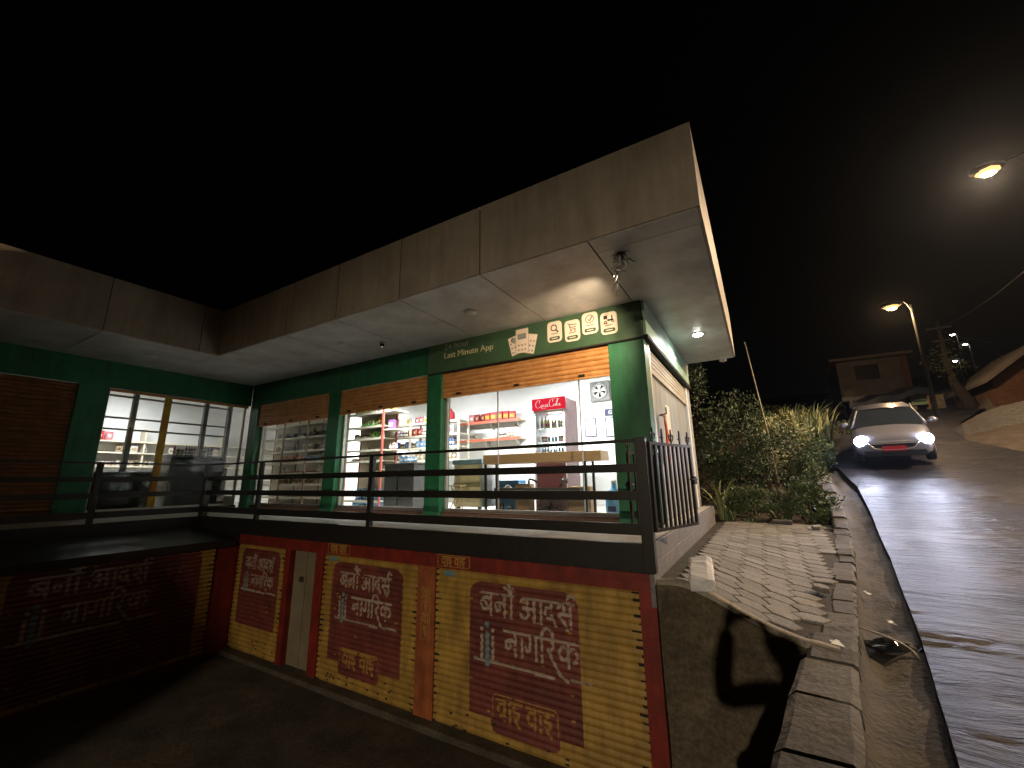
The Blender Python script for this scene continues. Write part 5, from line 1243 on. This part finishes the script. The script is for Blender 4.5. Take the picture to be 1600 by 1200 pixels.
veg = [
 ('shrub', 'tall dark leafy tree crowding the far corner of the shop under the roof', (-1.75, 13.3), 1.1, 1.1, 4.6, 3600, .13, LD, 31),
 ('shrub', 'dark rounded bush just right of the pale side wall', (-.75, 14.1), .95, .9, 2.5, 2600, .10, LD, 32),
 ('shrub', 'broad dark bush in the middle of the thicket behind the paved path', (.30, 13.4), 1.05, .9, 1.95, 3400, .085, LD, 33),
 ('shrub', 'dense low bush nearest the paved path, left half', (-.15, 11.95), .80, .5, .78, 2200, .075, LG, 34),
 ('shrub', 'dense low bush nearest the paved path, right half beside the kerb', (.82, 11.75), .62, .5, .85, 2400, .07, LG, 35),
 ('shrub', 'rounded bush leaning over the far kerb', (1.00, 13.2), .62, .8, 1.25, 2300, .07, LG, 36),
 ('shrub', 'olive lit bush on top of the mound below the grass', (.75, 16.6), 1.0, .9, 2.1, 2600, .10, LO, 37),
 ('shrub', 'dark bush at the roadside bend under the grass mound', (1.55, 16.2), .55, .8, 1.15, 1700, .08, LG, 38),
 ('shrub', 'reddish brown tinged bush in the middle of the thicket', (.35, 15.4), .8, .7, 2.0, 1800, .09, LO, 39),
 ('shrub', 'tall dark bush at the back of the thicket behind the bamboo pole', (-.35, 16.3), 1.1, .9, 3.0, 2600, .11, LD, 40),
]
for nm, lb, (x, y), rx, ry, h, nl, sz, ms, sd_ in veg:
    shrub(nm, lb, (x, y, gz(x, y)), rx, ry, h, nl, sz, ms, 'bush', 'bushes in the thicket beyond the path', seed=sd_)
blades('tall_grass', 'tall pale olive grass crowning the mound at the road bend', (1.35, 17.7, gz(1.35, 17.7) + .9), 420, 1.9, .045, LO, 'grass clump', .45, .9, None, 51, .85)
blades('tall_grass', 'tall shaded grass left of the mound crown', (.35, 17.6, gz(.35, 17.6) + 1.0), 260, 1.6, .04, LO, 'grass clump', .5, .9, None, 52, .7)
blades('reed_plant', 'reed with long arching pale leaves beside the pale side wall', (-.95, 11.9, -1.05), 22, 1.75, .05, [M['leafy'], M['leaf']], 'reed', .62, 1.15, None, 53, .12)
blades('reed_plant', 'smaller arching reed at the far end of the plinth', (-.78, 11.55, -1.05), 18, .8, .04, LG, 'reed', .6, 1.1, None, 54, .1)
for x, y, L, lb in ((.28, 11.45, .75, 'bright leafy weed standing up at the path end'), (1.12, 12.1, .7, 'grass tuft leaning over the kerb beside the low bush'), (-.35, 11.45, .4, 'small grass tuft near the end of the plinth')):
    blades('weed', lb, (x, y, gz(x, y)), 40, L, .05, [M['leaf'], M['leafy']], 'weed', .4, .9, None, int(x * 100) + 200, .12)
# grassy bank behind the road bend and across the road
random.seed(61)
for x, y, r, h, lb in ((3.1, 21.5, 1.6, .7, 'low dark scrub on the bank behind the road bend'), (1.8, 21.5, 1.2, 1.4, 'higher scrub at the left end of the bank behind the road bend')):
    shrub('bank_scrub', lb, (x, y, gz(x, y)), r, .9, h, 1500, .10, LD, 'bush', 'scrub on the bank', seed=int(x * 10))
# leaning bamboo pole
mb = MB(); mb.tube([(.36, 14.75, -.2), (.30, 14.7, 1.19), (.17, 14.55, 2.6), (.03, 14.4, 4.1)], [.028, .026, .022, .018], 7); solo(mb, 'bamboo_pole', M['bamboo'], 'thin bamboo pole leaning up out of the thicket', 'pole')

# ================================================================== CAR
car = thing('car', 'grey silver car coming down the road with both headlights on', 'car', (3.42, 16.75, zr(16.75) + .01))
car.rotation_euler = (math.radians(11.5), 0, math.radians(-9))
# local: front towards -Y, origin under the middle
secs = [ # y, half width, z low, z belt(hood)
 (-1.93, .60, .32, .62), (-1.88, .74, .24, .74), (-1.70, .80, .22, .83), (-1.2, .84, .22, .93), (-.85, .85, .22, .98), (0, .86, .22, 1.0), (.9, .86, .22, 1.02), (1.55, .84, .24, 1.04), (1.85, .78, .28, 1.0), (1.92, .7, .36, .9)]
mb = MB(); vs = []
for y, w, zl, zb_ in secs:
    for a, t in ((-.86, 0), (-.98, .18), (-1.0, .45), (-.985, .8), (-.92, .96), (-.55, 1.02), (0, 1.04), (.55, 1.02), (.92, .96), (.985, .8), (1.0, .45), (.98, .18), (.86, 0)):
        vs.append((w * a, y, zl + (zb_ - zl) * t))
n = 13; fs = [(i * n + j, i * n + j + 1, (i + 1) * n + j + 1, (i + 1) * n + j) for i in range(len(secs) - 1) for j in range(n - 1)] + [tuple(range(n)), tuple((len(secs) - 1) * n + j for j in range(n))] + [((i + 1) * n, i * n, i * n + n - 1, (i + 1) * n + n - 1) for i in range(len(secs) - 1)]
mb.add(vs, fs, 0, True); body = mb.build('body', M['carpaint'], car); sb = body.modifiers.new('s', 'SUBSURF'); sb.levels = 1; sb.render_levels = 2
# cabin: pillars + roof as one part, glass set in
roof = [(-.32, .60, 1.40), (.1, .62, 1.455), (.8, .62, 1.45), (1.25, .58, 1.38)]
mb = MB(); vs = []
for y, w, z in roof: vs += [(-w, y, z - .05), (-w * .9, y, z), (0, y, z + .025), (w * .9, y, z), (w, y, z - .05)]
fs = [(i * 5 + j, i * 5 + j + 1, i * 5 + 6 + j, i * 5 + 5 + j) for i in range(3) for j in range(4)]
mb.add(vs, fs, 0, True)
for s in (-1, 1):
    mb.tube([(s * .79, -1.0, .96), (s * .61, -.32, 1.37)], .035, 6); mb.tube([(s * .80, .35, .98), (s * .63, .35, 1.41)], .04, 6); mb.tube([(s * .78, 1.62, 1.0), (s * .58, 1.25, 1.35)], .05, 6)
mb.build('roof', M['carpaint'], car)
mb = MB(); mb.add([(-.77, -1.0, .965), (.77, -1.0, .965), (.59, -.33, 1.385), (-.59, -.33, 1.385)], [(0, 1, 2, 3)]); mb.build('windscreen', M['carglass'], car)
mb = MB()
for s in (-1, 1): mb.add([(s * .785, -.98, .97), (s * .785, 1.58, 1.0), (s * .60, 1.22, 1.37), (s * .60, -.30, 1.37)], [(0, 1, 2, 3)])
mb.add([(-.75, 1.66, 1.02), (.75, 1.66, 1.02), (.56, 1.28, 1.35), (-.56, 1.28, 1.35)], [(0, 1, 2, 3)]); mb.build('side_windows', M['carglass'], car)
mb = MB(); mb.prism([(-.46, .58), (.46, .58), (.40, .48), (-.40, .48)], 'y', -1.955, -1.93); g_ = mb.build('grille', M['blackpl'], car)
mb = MB(); mb.box(-.46, .46, -1.965, -1.955, .585, .60); mb.tube(smooth_pts([(-.5, -1.94, .6), (-.36, -1.97, .46), (0, -1.975, .43), (.36, -1.97, .46), (.5, -1.94, .6)], 4), .012, 6); mb.build('chrome_trim', M['alu'], g_)
mb = MB(); mb.box(-.62, .62, -1.945, -1.90, .25, .40); mb.build('lower_intake', M['blackpl'], car)
mb = MB(); mb.box(-.24, .24, -1.985, -1.965, .40, .52); mb.build('number_plate', M['cokered'], car)
for s in (-1, 1):
    mb = MB(); mb.ball((s * .63, -1.80, .66), .13, 8, 0, (1.15, .7, .8)); hl = mb.build('headlight', M['carglass'], car)
    mb = MB(); mb.ball((s * .63, -1.85, .66), .15, 10, 0, (1.15, .5, 1)); mb.build('lens', M['headlamp'], hl)
    l = lamp('headlight_beam', 'SPOT', (s * .63, -1.96, .66), 290, (.72, .76, 1.0), car, .06, spot_size=math.radians(84), spot_blend=.9); aim(l, (-.05 * s, -1, -.26))
    mb = MB(); mb.ball((s * .96, -.72, 1.02), .11, 6, 0, (1.0, .5, .7)); mb.build('mirror', M['carpaint'], car)
    for y in (-1.22, 1.28):
        mb = MB(); k = 0; mb.lathe([(.20, -.10), (.30, -.09), (.315, -.05), (.315, .05), (.30, .09), (.20, .10)], 20)
        for i in range(len(mb.v)): x, yy_, z = mb.v[i]; mb.v[i] = (z + s * .74, x + y, yy_ + .315)
        wh = mb.build('wheel', M['rubber'], car); mb = MB(); mb.lathe([(.001, -.02), (.19, 0), (.2, .085), (.001, .06)], 14)
        for i in range(len(mb.v)): x, yy_, z = mb.v[i]; mb.v[i] = (s * z + s * .76, x + y, yy_ + .315)
        mb.build('rim', M['alu'], wh)
mb = MB(); mb.tube([(-.15, -1.02, .99), (.25, -.82, 1.09)], .008, 4); mb.build('wiper', M['blackpl'], car)

# ================================================================== STREET LAMPS, POLE, CABLES
def street_lamp(label, head, armv, polez, bulb, power, col, group, r=.13, poler=.07, spot=None, hood=False):
    hx, hy, hz = head; px, py = hx + armv[0], hy + armv[1]; zb_ = polez
    t = thing('street_lamp', label, 'street lamp', (px, py, zb_), 0, group)
    mb = MB(); mb.tube([(0, 0, 0), (0, 0, hz - zb_ - .5), (0, 0, hz - zb_ + .05)], [poler * 1.3, poler, poler * .8], 10); mb.build('pole', M['dgrey'], t)
    mb = MB(); mb.tube(smooth_pts([(0, 0, hz - zb_ - .3), (-armv[0] * .3, -armv[1] * .3, hz - zb_ + .22), (-armv[0] * .8, -armv[1] * .8, hz - zb_ + .16)], 5), poler * .45, 7); mb.build('arm', M['dgrey'], t)
    mb = MB(); mb.ball((-armv[0], -armv[1], hz - zb_ + .10), r * 1.7, 8, 0, (1.5, 1.0, .5)); hd2 = mb.build('lamp_head', M['dgrey'], t)
    mb = MB(); mb.ball((-armv[0], -armv[1], hz - zb_ - .02), r, 10, 0, (1.2, .9, .8)); mb.build('bulb', bulb, hd2)
    if r >= .15 and power:
        mb = MB(); mb.ball((-armv[0], -armv[1], hz - zb_ + .06), r * 1.5, 14, 0, (1.25, 1.0, .6)); mb.build('halo_shell', M['halo'], hd2)  # glowing shell added to imitate the orange halo round the bulb
    if hood:  # hood added to keep this lamp's light off the wing fascia
        mb = MB(); n = 28; vs = []
        for rr, z in ((.26, -.275), (.26, .06), (.02, .10)):
            for k in range(n): vs.append((-armv[0] + rr * math.cos(2 * PI * k / n), -armv[1] + rr * math.sin(2 * PI * k / n), hz - zb_ + z))
        mb.add(vs, [(i * n + k, i * n + (k + 1) % n, (i + 1) * n + (k + 1) % n, (i + 1) * n + k) for i in range(2) for k in range(n)], 0, True); mb.build('hood', M['dgrey'], hd2)
    if power:
        lo = lamp('lamp_light', 'SPOT' if spot else 'POINT', (-armv[0], -armv[1], hz - zb_ - .22), power, col, t, .03 if hood else .12)
        if spot: aim(lo, spot[0]); lo.data.spot_size = math.radians(spot[1]); lo.data.spot_blend = 1.0
    return t
street_lamp('warm glaring street lamp high over the road, nearest on the right', (8.39, 19.94, 10.63), (2.1, -.6), zground(10.5, 19.3), M['bulb_warm'], 6500, (1.0, .70, .42), 'street lamps along the road', .2, spot=((-.62, -.72, -.26), 112))
street_lamp('yellow street lamp farther up the road beyond the car', (6.37, 25.45, 7.85), (.75, .25), zground(7.12, 25.7), M['bulb_yellow'], 950, (1.0, .62, .30), 'street lamps along the road', .17, .06)
for (x, y, z), lb in (((26.2, 81.5, 19.6), 'topmost of three small white lamps on the far hillside'), ((27.6, 82.7, 18.2), 'middle and rightmost of three small white lamps on the far hillside'), ((26.1, 82.5, 15.9), 'lowest of three small white lamps on the far hillside')):
    street_lamp(lb, (x, y, z), (.5, .3), zground(x + .5, y + .3), M['bulb_white'], 0, None, 'small white lamps on the far hillside', .24, .06)
street_lamp('hooded warm street lamp across the road, just outside the right edge of the view', (9.0, 12.2, 5.75), (1.3, .2), zground(10.3, 12.4), M['bulb_warm'], 6500, (1.0, .72, .45), 'street lamps along the road', .10, hood=True)
# lamp behind the photographer
street_lamp('street lamp down the road behind the photographer', (1.05, -16.0, 4.45), (1.4, .3), zground(2.45, -15.7), M['bulb_warm'], 7400, (1.0, .83, .60), 'street lamps along the road', spot=((-.15, 1, -.65), 72))
up_ = thing('utility_pole', 'slim utility pole with cross arm beside the three small lamps', 'pole', (12.55, 41.0, zground(12.55, 41.0) - .05)); hh = 10.95 - (zground(12.55, 41.0) - .05)
mb = MB(); mb.tube([(0, 0, 0), (0, 0, hh)], [.16, .10], 10); mb.build('pole', M['postg'], up_)
mb = MB(); mb.box(-.7, .7, -.05, .05, hh - .55, hh - .42); mb.box(-.5, .5, -.05, .05, hh - 1.5, hh - 1.4); mb.build('cross_arm', M['postg'], up_)
for i, (a, b, sag, lb) in enumerate((((12.5, 41, 10.5), (8.7, 19.0, 8.1), .6, 'dark cable strung from the utility pole across to the right'), ((12.5, 41, 10.3), (26, 62, 13.5), .8, 'upper cable running up the hillside from the utility pole'), ((12.5, 41, 9.5), (26, 60, 11.5), .9, 'lower cable running up the hillside from the utility pole'))):
    if i == 0: b = (10.5, 19.35, 8.6)
    mb = MB(); P = [(a[0] + (b[0] - a[0]) * t, a[1] + (b[1] - a[1]) * t, a[2] + (b[2] - a[2]) * t - sag * 4 * t * (1 - t)) for t in np.linspace(0, 1, 14)]
    mb.tube(P, .018, 5); solo(mb, 'overhead_cable', M['postg'], lb, 'cable')

# ================================================================== FAR ROADSIDE
M['dimplaster'] = mat('dimmed_grey_plaster', (.17, .155, .155), (.11, .10, .10), .9, 1.5, .3, 20, detail=8)  # plaster colour darkened in place of dimmer light on the house
M['darkbark'] = mat('dark_bark', (.035, .030, .032), (.02, .018, .018), .9, 10, .5, 30)
hb = thing('far_house', 'half built two storey beige house with a dark window opening up the road', 'house', (8.7, 43.5, 4.6))
hz0 = zground(8.7, 42) - .4
mb = MB(); x0, x1, y0, y1 = 6.3, 10.2, 41.8, 46.5
mb.box(x0, 7.4, y0, y0 + .25, 5.6, 8.9); mb.box(8.9, x1, y0, y0 + .25, 5.6, 8.9); mb.box(7.4, 8.9, y0, y0 + .25, 5.6, 7.3); mb.box(7.4, 8.9, y0, y0 + .25, 8.5, 8.9)
mb.box(x0, x1, y0 + .4, y1, hz0, 5.3); mb.box(x1 - .25, x1, y0 + .25, y1, 5.6, 8.9); mb.box(x0, x0 + .25, y0 + .25, y1, 5.6, 8.9); mb.box(x0 + .25, x1 - .25, y1 - .25, y1, 5.6, 8.9)
W_(mb, 'wall', M['dimplaster'], hb)
mb = MB(); mb.box(x0 - .5, x1 + .7, y0 - .7, y1, 8.9, 9.12); W_(mb, 'roof_slab', M['dimplaster'], hb)
mb = MB(); mb.box(x0 - .3, x1 + .2, y0 - .5, y1 + .0, 5.3, 5.6); W_(mb, 'floor_slab', M['dimplaster'], hb)
mb = MB(); mb.box(7.4, 8.9, y0 + .1, y0 + .14, 7.3, 8.5); mb.box(8.12, 8.18, y0 + .05, y0 + .1, 7.3, 8.5); W_(mb, 'window', M['blackpl'], hb)
mb = MB(); mb.box(x1 + .003, x1 + .45, y0 + .02, y0 + .5, hz0, 8.9); W_(mb, 'brick_column', M['brick'], hb)
mb = MB(); mb.box(6.5, 7.2, y0 - .02, y0 + .0, 5.7, 6.6); W_(mb, 'shutter', M['dgrey'], hb)
st = thing('roadside_stall', 'roadside stall under a dark blue sheet roof behind the car', 'stall', (7.5, 34.5, zground(7.5, 34.5)))
zg_ = zground(7.5, 34.5) - .3
mb = MB(); n = 14; vs = []
for i in range(n + 1):
    t = i / n; x = 5.3 + 4.1 * t; zt_ = 4.45 + .75 * t - .18 * math.sin(PI * t * 2.5) ** 2
    vs += [(x, 33.2 + .6 * t, zt_ - .35), (x, 33.25 + .6 * t, zt_), (x, 36.0, zt_ + .5)]
mb.add(vs, [(3 * i + j, 3 * i + j + 1, 3 * i + 4 + j, 3 * i + 3 + j) for i in range(n) for j in range(2)], 0, False); W_(mb, 'sheet_roof', M['tarp'], st)
for x, y in ((5.45, 33.4), (7.4, 33.7), (9.2, 34.0), (5.45, 35.9), (9.2, 36)):
    mb = MB(); mb.tube([(x, y, zg_), (x, y, 4.6)], .05, 7); W_(mb, 'post', M['wood'], st)
mb = MB(); mb.box(5.4, 9.3, 36.0, 36.1, zg_, 5.2); W_(mb, 'back_wall', M['tarp'], st)
mb = MB(); mb.box(5.5, 7.9, 33.8, 34.3, zg_, 3.55); W_(mb, 'counter', M['conc'], st)
kb = thing('poster_kiosk', 'narrow pale kiosk with a green and white poster and dark doorway behind the car', 'kiosk', (9.9, 35.4, zground(9.9, 35.4)))
zk_ = zground(9.9, 35.4) - .3
mb = MB(); mb.box(8.3, 8.75, 34.55, 34.75, zk_, 4.75); mb.box(9.25, 10.1, 34.75, 34.95, zk_, 4.7); mb.box(8.3, 10.1, 34.96, 37, zk_, 4.6); W_(mb, 'wall', M['plaster'], kb)
mb = MB(); mb.box(8.78, 9.22, 34.85, 34.95, zk_, 3.9); W_(mb, 'doorway', M['blackpl'], kb)
mb = MB(); mb.box(8.2, 9.3, 34.42, 34.48, 4.12, 4.72); p_ = W_(mb, 'poster', M['signmint'], kb)
mb = MB(); mb.box(8.24, 8.5, 34.41, 34.418, 4.2, 4.66); mb.box(8.6, 9.2, 34.41, 34.418, 4.3, 4.42); W_(mb, 'poster_print', M['signgreen'], p_)
# dark tree trunk and bundled sheet on the right of the road
tr = thing('dark_tree', 'dark leaning tree trunk with sparse crown right of the car', 'tree', (9.6, 31.0, zground(9.6, 31.0) - .1))
mb = MB(); mb.tube(smooth_pts([(.45, 0, 0), (.25, 0, 1.0), (-.02, .1, 1.8), (-.1, 0, 2.5), (-.2, .2, 3.4)], 4), [.42, .38, .34, .3, .28, .26, .24, .22, .2, .18, .16, .14, .12, .12, .1, .08, .06], 10); mb.build('trunk', M['darkbark'], tr)
random.seed(71); mb = MB()
for i in range(260):
    c = random.choice([(-.2, .2, 2.8), (.2, 0, 3.1), (-.5, .4, 3.2), (-.1, .3, 3.6), (-.2, -.3, 2.4)]); p = Vector((c[0] + random.gauss(0, .35), c[1] + random.gauss(0, .35), c[2] + random.gauss(0, .3)))
    leaf_mesh(mb, p, Vector((random.gauss(0, 1), random.gauss(0, 1), .3)), .16, 0)
mb.build('crown', [M['leafd'], M['leafd']], tr, fix=False)
# gravel heap, low wall, brown shed on the right
def heap(name, label, cx, cy_, rx, ry, h, m, cat, seed):
    mb = MB(); n = 26; vs = []; zb_ = 0
    for j in range(n + 1):
        for i in range(n + 1):
            u = (i / n - .5) * 2; v = (j / n - .5) * 2; r = math.hypot(u, v); e = max(0, 1 - r) ** .8
            vs.append((cx + u * rx, cy_ + v * ry, zground(cx + u * rx, cy_ + v * ry) - .06 + h * e * (1 + .5 * (nz(u * 4 + seed, v * 4, 1) - .5)) + .05 * nz(u * 18, v * 18) * (e > 0)))
    mb.add(vs, [(j * (n + 1) + i, j * (n + 1) + i + 1, (j + 1) * (n + 1) + i + 1, (j + 1) * (n + 1) + i) for j in range(n) for i in range(n)], 0, True); return solo(mb, name, m, label, cat)
heap('gravel_heap', 'pale heap of gravel on the right edge of the road', 8.8, 22.6, 2.8, 2.0, .6, M['rubble'], 'gravel heap', 1)
heap('gravel_heap', 'smaller pale heap of rubble behind the gravel beside the dark tree', 10.9, 30.0, 1.3, 1.1, 1.5, M['rubble'], 'gravel heap', 5)
sh = thing('brown_shed', 'brown walled shed with sloping roof at the right edge', 'shed', (12.6, 29.5, zground(12.6, 29.5)))
zs_ = zground(11, 28.8) - .5
mb = MB(); mb.prism([(10.2, zs_), (15, zs_), (15, 5.0), (12.1, 6.0), (10.2, 4.45)], 'y', 28.8, 33.5); W_(mb, 'wall', M['brick'], sh)
mb = MB(); mb.prism([(9.9, 4.25), (12.1, 6.03), (15.4, 4.9), (15.4, 5.06), (12.1, 6.19), (9.9, 4.42)], 'y', 28.5, 33.8); W_(mb, 'roof', M['dimplaster'], sh)
mb = MB(); mb.box(12.6, 13.5, 28.77, 28.8, zs_, 3.9); W_(mb, 'door', M['dgrey'], sh)
# unseen house behind the photographer, added and shaped to shade yard and wing
nb_ = thing('shading_house', 'plain low neighbour house on the left side of the lower yard', 'house', (-6.5, -6.5, ZG))
mb = MB(); mb.prism([(-1.85, -9.7), (-3.65, -6.9), (-8.3, -9.9), (-6.5, -12.7)], 'z', ZG, 1.7); mb.prism([(-3.1, -6.65), (-5.6, -2.7), (-10.2, -5.7), (-8.2, -8.9)], 'z', ZG, -.12); W_(mb, 'wall', M['plaster'], nb_)
mb = MB(); mb.prism([(-1.78, -9.75), (-3.63, -6.8), (-8.4, -9.9), (-6.5, -12.85)], 'z', 1.702, 1.82); mb.prism([(-3.02, -6.65), (-5.6, -2.55), (-10.4, -5.7), (-8.2, -9.0)], 'z', -.118, 0); W_(mb, 'roof', M['conc'], nb_)

# ================================================================== PHOTOGRAPHER (behind the lens; casts the shadow on the wall)
pr = thing('person', 'person in dark clothes holding up a phone with both hands at the roadside', 'person', (.24, -.36, zr(-.36) + .05))
PZ = zr(-.36) + .05
def skin_mesh(name, chains, m, parent, lev=2):
    """chains: list of [(x,y,z,r), ...]; the first vertex of later chains joins the nearest existing vertex"""
    V = []; E_ = []; Rr = []
    for ch in chains:
        prev = None
        for k, (x, y, z, r) in enumerate(ch):
            p = Vector((x, y, z))
            if k == 0 and V:
                j = min(range(len(V)), key=lambda q: (V[q] - p).length)
                if (V[j] - p).length < .012: prev = j; continue
            V.append(p); Rr.append(r); i = len(V) - 1
            if prev is not None: E_.append((prev, i))
            elif V[:-1]:
                j = min(range(len(V) - 1), key=lambda q: (V[q] - p).length); E_.append((j, i))
            prev = i
    me = bpy.data.meshes.new(name); me.from_pydata([tuple(v) for v in V], E_, []); me.materials.append(m)
    o = bpy.data.objects.new(name, me); COL.objects.link(o); o.parent = parent
    s = o.modifiers.new('skin', 'SKIN'); sv = me.skin_vertices[0].data
    for i, r in enumerate(Rr): sv[i].radius = (r, r); sv[i].use_root = (i == 0)
    s.use_smooth_shade = True; u = o.modifiers.new('sub', 'SUBSURF'); u.levels = lev; u.render_levels = lev
    return o
H0 = -PZ  # phone height above the feet
# local frame: origin at the feet; phone at (-.30+~0, .36-.., H0)
ph = Vector((-.24, .345, H0 - .005))
def hand(wrist, palm, sx):
    """palm and five bent fingers reaching round the edge of the phone"""
    w = Vector(wrist); p = Vector(palm); d = (p - w).normalized(); ch = [[(*w, .026), (*((w + p) / 2), .03), (*p, .034)]]
    side = Vector((0, 0, 1)); ins = Vector((-sx, 0, 0))
    for k, (L, off) in enumerate(((.072, .030), (.080, .010), (.076, -.010), (.060, -.030))):
        b = p + side * off + d * .02; k1 = b + d * L * .45 + Vector((0, .012, 0)); k2 = k1 + d * L * .25 + ins * .02 + Vector((0, .006, 0)); k3 = k2 + ins * .024 - Vector((0, .004, 0))
        ch.append([(*p, .034), (*b, .0105), (*k1, .0095), (*k2, .0088), (*k3, .0078)])
    t0 = w + (p - w) * .4 + ins * .02 - Vector((0, .015, 0)); t1 = t0 + ins * .03 - Vector((0, .012, -.02)); t2 = t1 + ins * .03 + Vector((0, 0, .018))
    ch.append([(*((w + p) / 2), .03), (*t0, .013), (*t1, .011), (*t2, .009)])
    return ch
Hh = H0 - .02           # crown of the head
sh_z_ = Hh - .31
body_ch = [
 [(0, -.02, .90, .105), (0, -.02, 1.02, .10), (0, -.01, 1.16, .105), (0, -.01, sh_z_ - .10, .115), (0, -.02, sh_z_ + .01, .07), (0, .0, sh_z_ + .075, .058), (.0, .01, Hh - .15, .075), (0, .015, Hh - .09, .092), (0, .01, Hh - .035, .072)],
 [(0, -.02, .90, .105), (-.10, -.02, .84, .08), (-.11, .0, .50, .066), (-.115, -.02, .46, .06), (-.12, -.04, .12, .042), (-.12, -.03, .06, .045), (-.125, .10, .035, .036), (-.125, .17, .03, .026)],
 [(0, -.02, .90, .105), (.10, -.02, .84, .08), (.115, .02, .50, .066), (.12, .0, .46, .06), (.13, -.03, .12, .042), (.13, -.02, .06, .045), (.14, .11, .035, .036), (.14, .18, .03, .026)],
 [(0, -.01, sh_z_ - .10, .115), (-.17, -.01, sh_z_ - .03, .058), (-.30, .12, sh_z_ - .12, .048), (-.42, .20, sh_z_ - .19, .043), (-.41, .26, sh_z_ - .02, .036), (ph.x - .115, .315, H0 - .085, .026)],
 [(0, -.01, sh_z_ - .10, .115), (.17, -.01, sh_z_ - .03, .058), (.20, .12, sh_z_ - .16, .048), (.16, .22, sh_z_ - .15, .042), (.0, .28, sh_z_ + .06, .036), (ph.x + .115, .315, H0 - .07, .026)],
]
body_ch += hand((ph.x - .115, .315, H0 - .085), (ph.x - .10, .325, H0 - .02), -1) + hand((ph.x + .115, .315, H0 - .07), (ph.x + .10, .325, H0 - .015), 1)
skin_mesh('body', body_ch, M['skin'], pr)
shirt = [[(0, -.02, .84, .17), (0, -.02, .93, .168), (0, -.02, 1.02, .16), (0, -.01, 1.16, .165), (0, -.01, sh_z_ - .10, .163), (0, -.02, sh_z_ - .01, .10)],
 [(0, -.01, sh_z_ - .10, .163), (-.17, -.01, sh_z_ - .03, .095), (-.30, .12, sh_z_ - .12, .078), (-.42, .20, sh_z_ - .19, .072), (-.41, .26, sh_z_ - .02, .072), (ph.x - .115, .312, H0 - .10, .058)], [(0, -.01, sh_z_ - .10, .163), (.17, -.01, sh_z_ - .03, .095), (.20, .12, sh_z_ - .16, .078), (.16, .22, sh_z_ - .15, .08), (.0, .28, sh_z_ + .06, .074), (ph.x + .115, .312, H0 - .085, .06)]]
skin_mesh('shirt', shirt, M['shirt'], pr)
skin_mesh('trousers', [[(0, -.02, .92, .172), (0, -.02, .88, .168)], [(0, -.02, .88, .168), (-.10, -.02, .82, .108), (-.11, .0, .50, .08), (-.118, -.03, .16, .06), (-.12, -.04, .08, .062)], [(0, -.02, .88, .168), (.10, -.02, .82, .108), (.115, .02, .50, .08), (.128, -.02, .16, .06), (.13, -.03, .08, .062)]], M['jeans'], pr)
for s_, fx in ((-1, -.122), (1, .136)):
    mb = MB(); mb.ball((fx, .06, .035), .06, 8, 0, (.85, 2.4, .8)); mb.box(fx - .045, fx + .045, -.075, .19, -.015, .012); mb.build('shoe', M['blackpl'], pr)
mb = MB(); mb.ball((0, .0, Hh - .075), .103, 12, 0, (.92, 1.05, .95)); 
mb.v = [(x, y - (.03 if z < Hh - .08 else 0), z) for x, y, z in mb.v]; mb.build('hair', M['hair'], pr)
mb = MB(); mb.tube([(0, .10, Hh - .105), (0, .128, Hh - .14)], [.008, .017], 7); mb.build('nose', M['skin'], pr)
for s in (-1, 1):
    mb = MB(); mb.ball((s * .034, .093, Hh - .105), .013, 6); mb.build('eye', M['paper'], pr)
    mb = MB(); mb.ball((s * .088, .005, Hh - .12), .03, 6, 0, (.4, .7, 1.1)); mb.build('ear', M['skin'], pr)
mb = MB(); mb.ball((0, .098, Hh - .172), .026, 6, 0, (1, .35, .3)); mb.build('mouth', M['maroonleather'], pr)
fn = Vector((fwd[0], fwd[1], fwd[2]))
mb = MB(); Tm = cam.matrix_world.to_3x3().to_4x4(); Tm.translation = -fn * .022 + Vector((right[0], right[1], right[2])) * -.03
mb.box(-.075, .075, -.037, .037, -.004, .004, 0, Tm); solo(mb, 'phone', M['blackpl'], 'dark phone held up sideways in both hands', 'phone', bevel=.003)

# ================================================================== HAZE (thin night air round the lamps)
mb = MB(); mb.box(-34, 46, -34, 96, -6, 34)
hz_ = struct(mb.build('haze', None), 'stuff')
hm = bpy.data.materials.new('night_haze'); hm.use_nodes = True; hn = hm.node_tree; hn.nodes.clear()
ho = hn.nodes.new('ShaderNodeOutputMaterial'); hv = hn.nodes.new('ShaderNodeVolumePrincipled')
hv.inputs['Color'].default_value = (.80, .86, 1.0, 1); hv.inputs['Density'].default_value = 0.00017; hv.inputs['Anisotropy'].default_value = 0.86
hn.links.new(hv.outputs[0], ho.inputs['Volume']); hz_.data.materials.clear(); hz_.data.materials.append(hm)
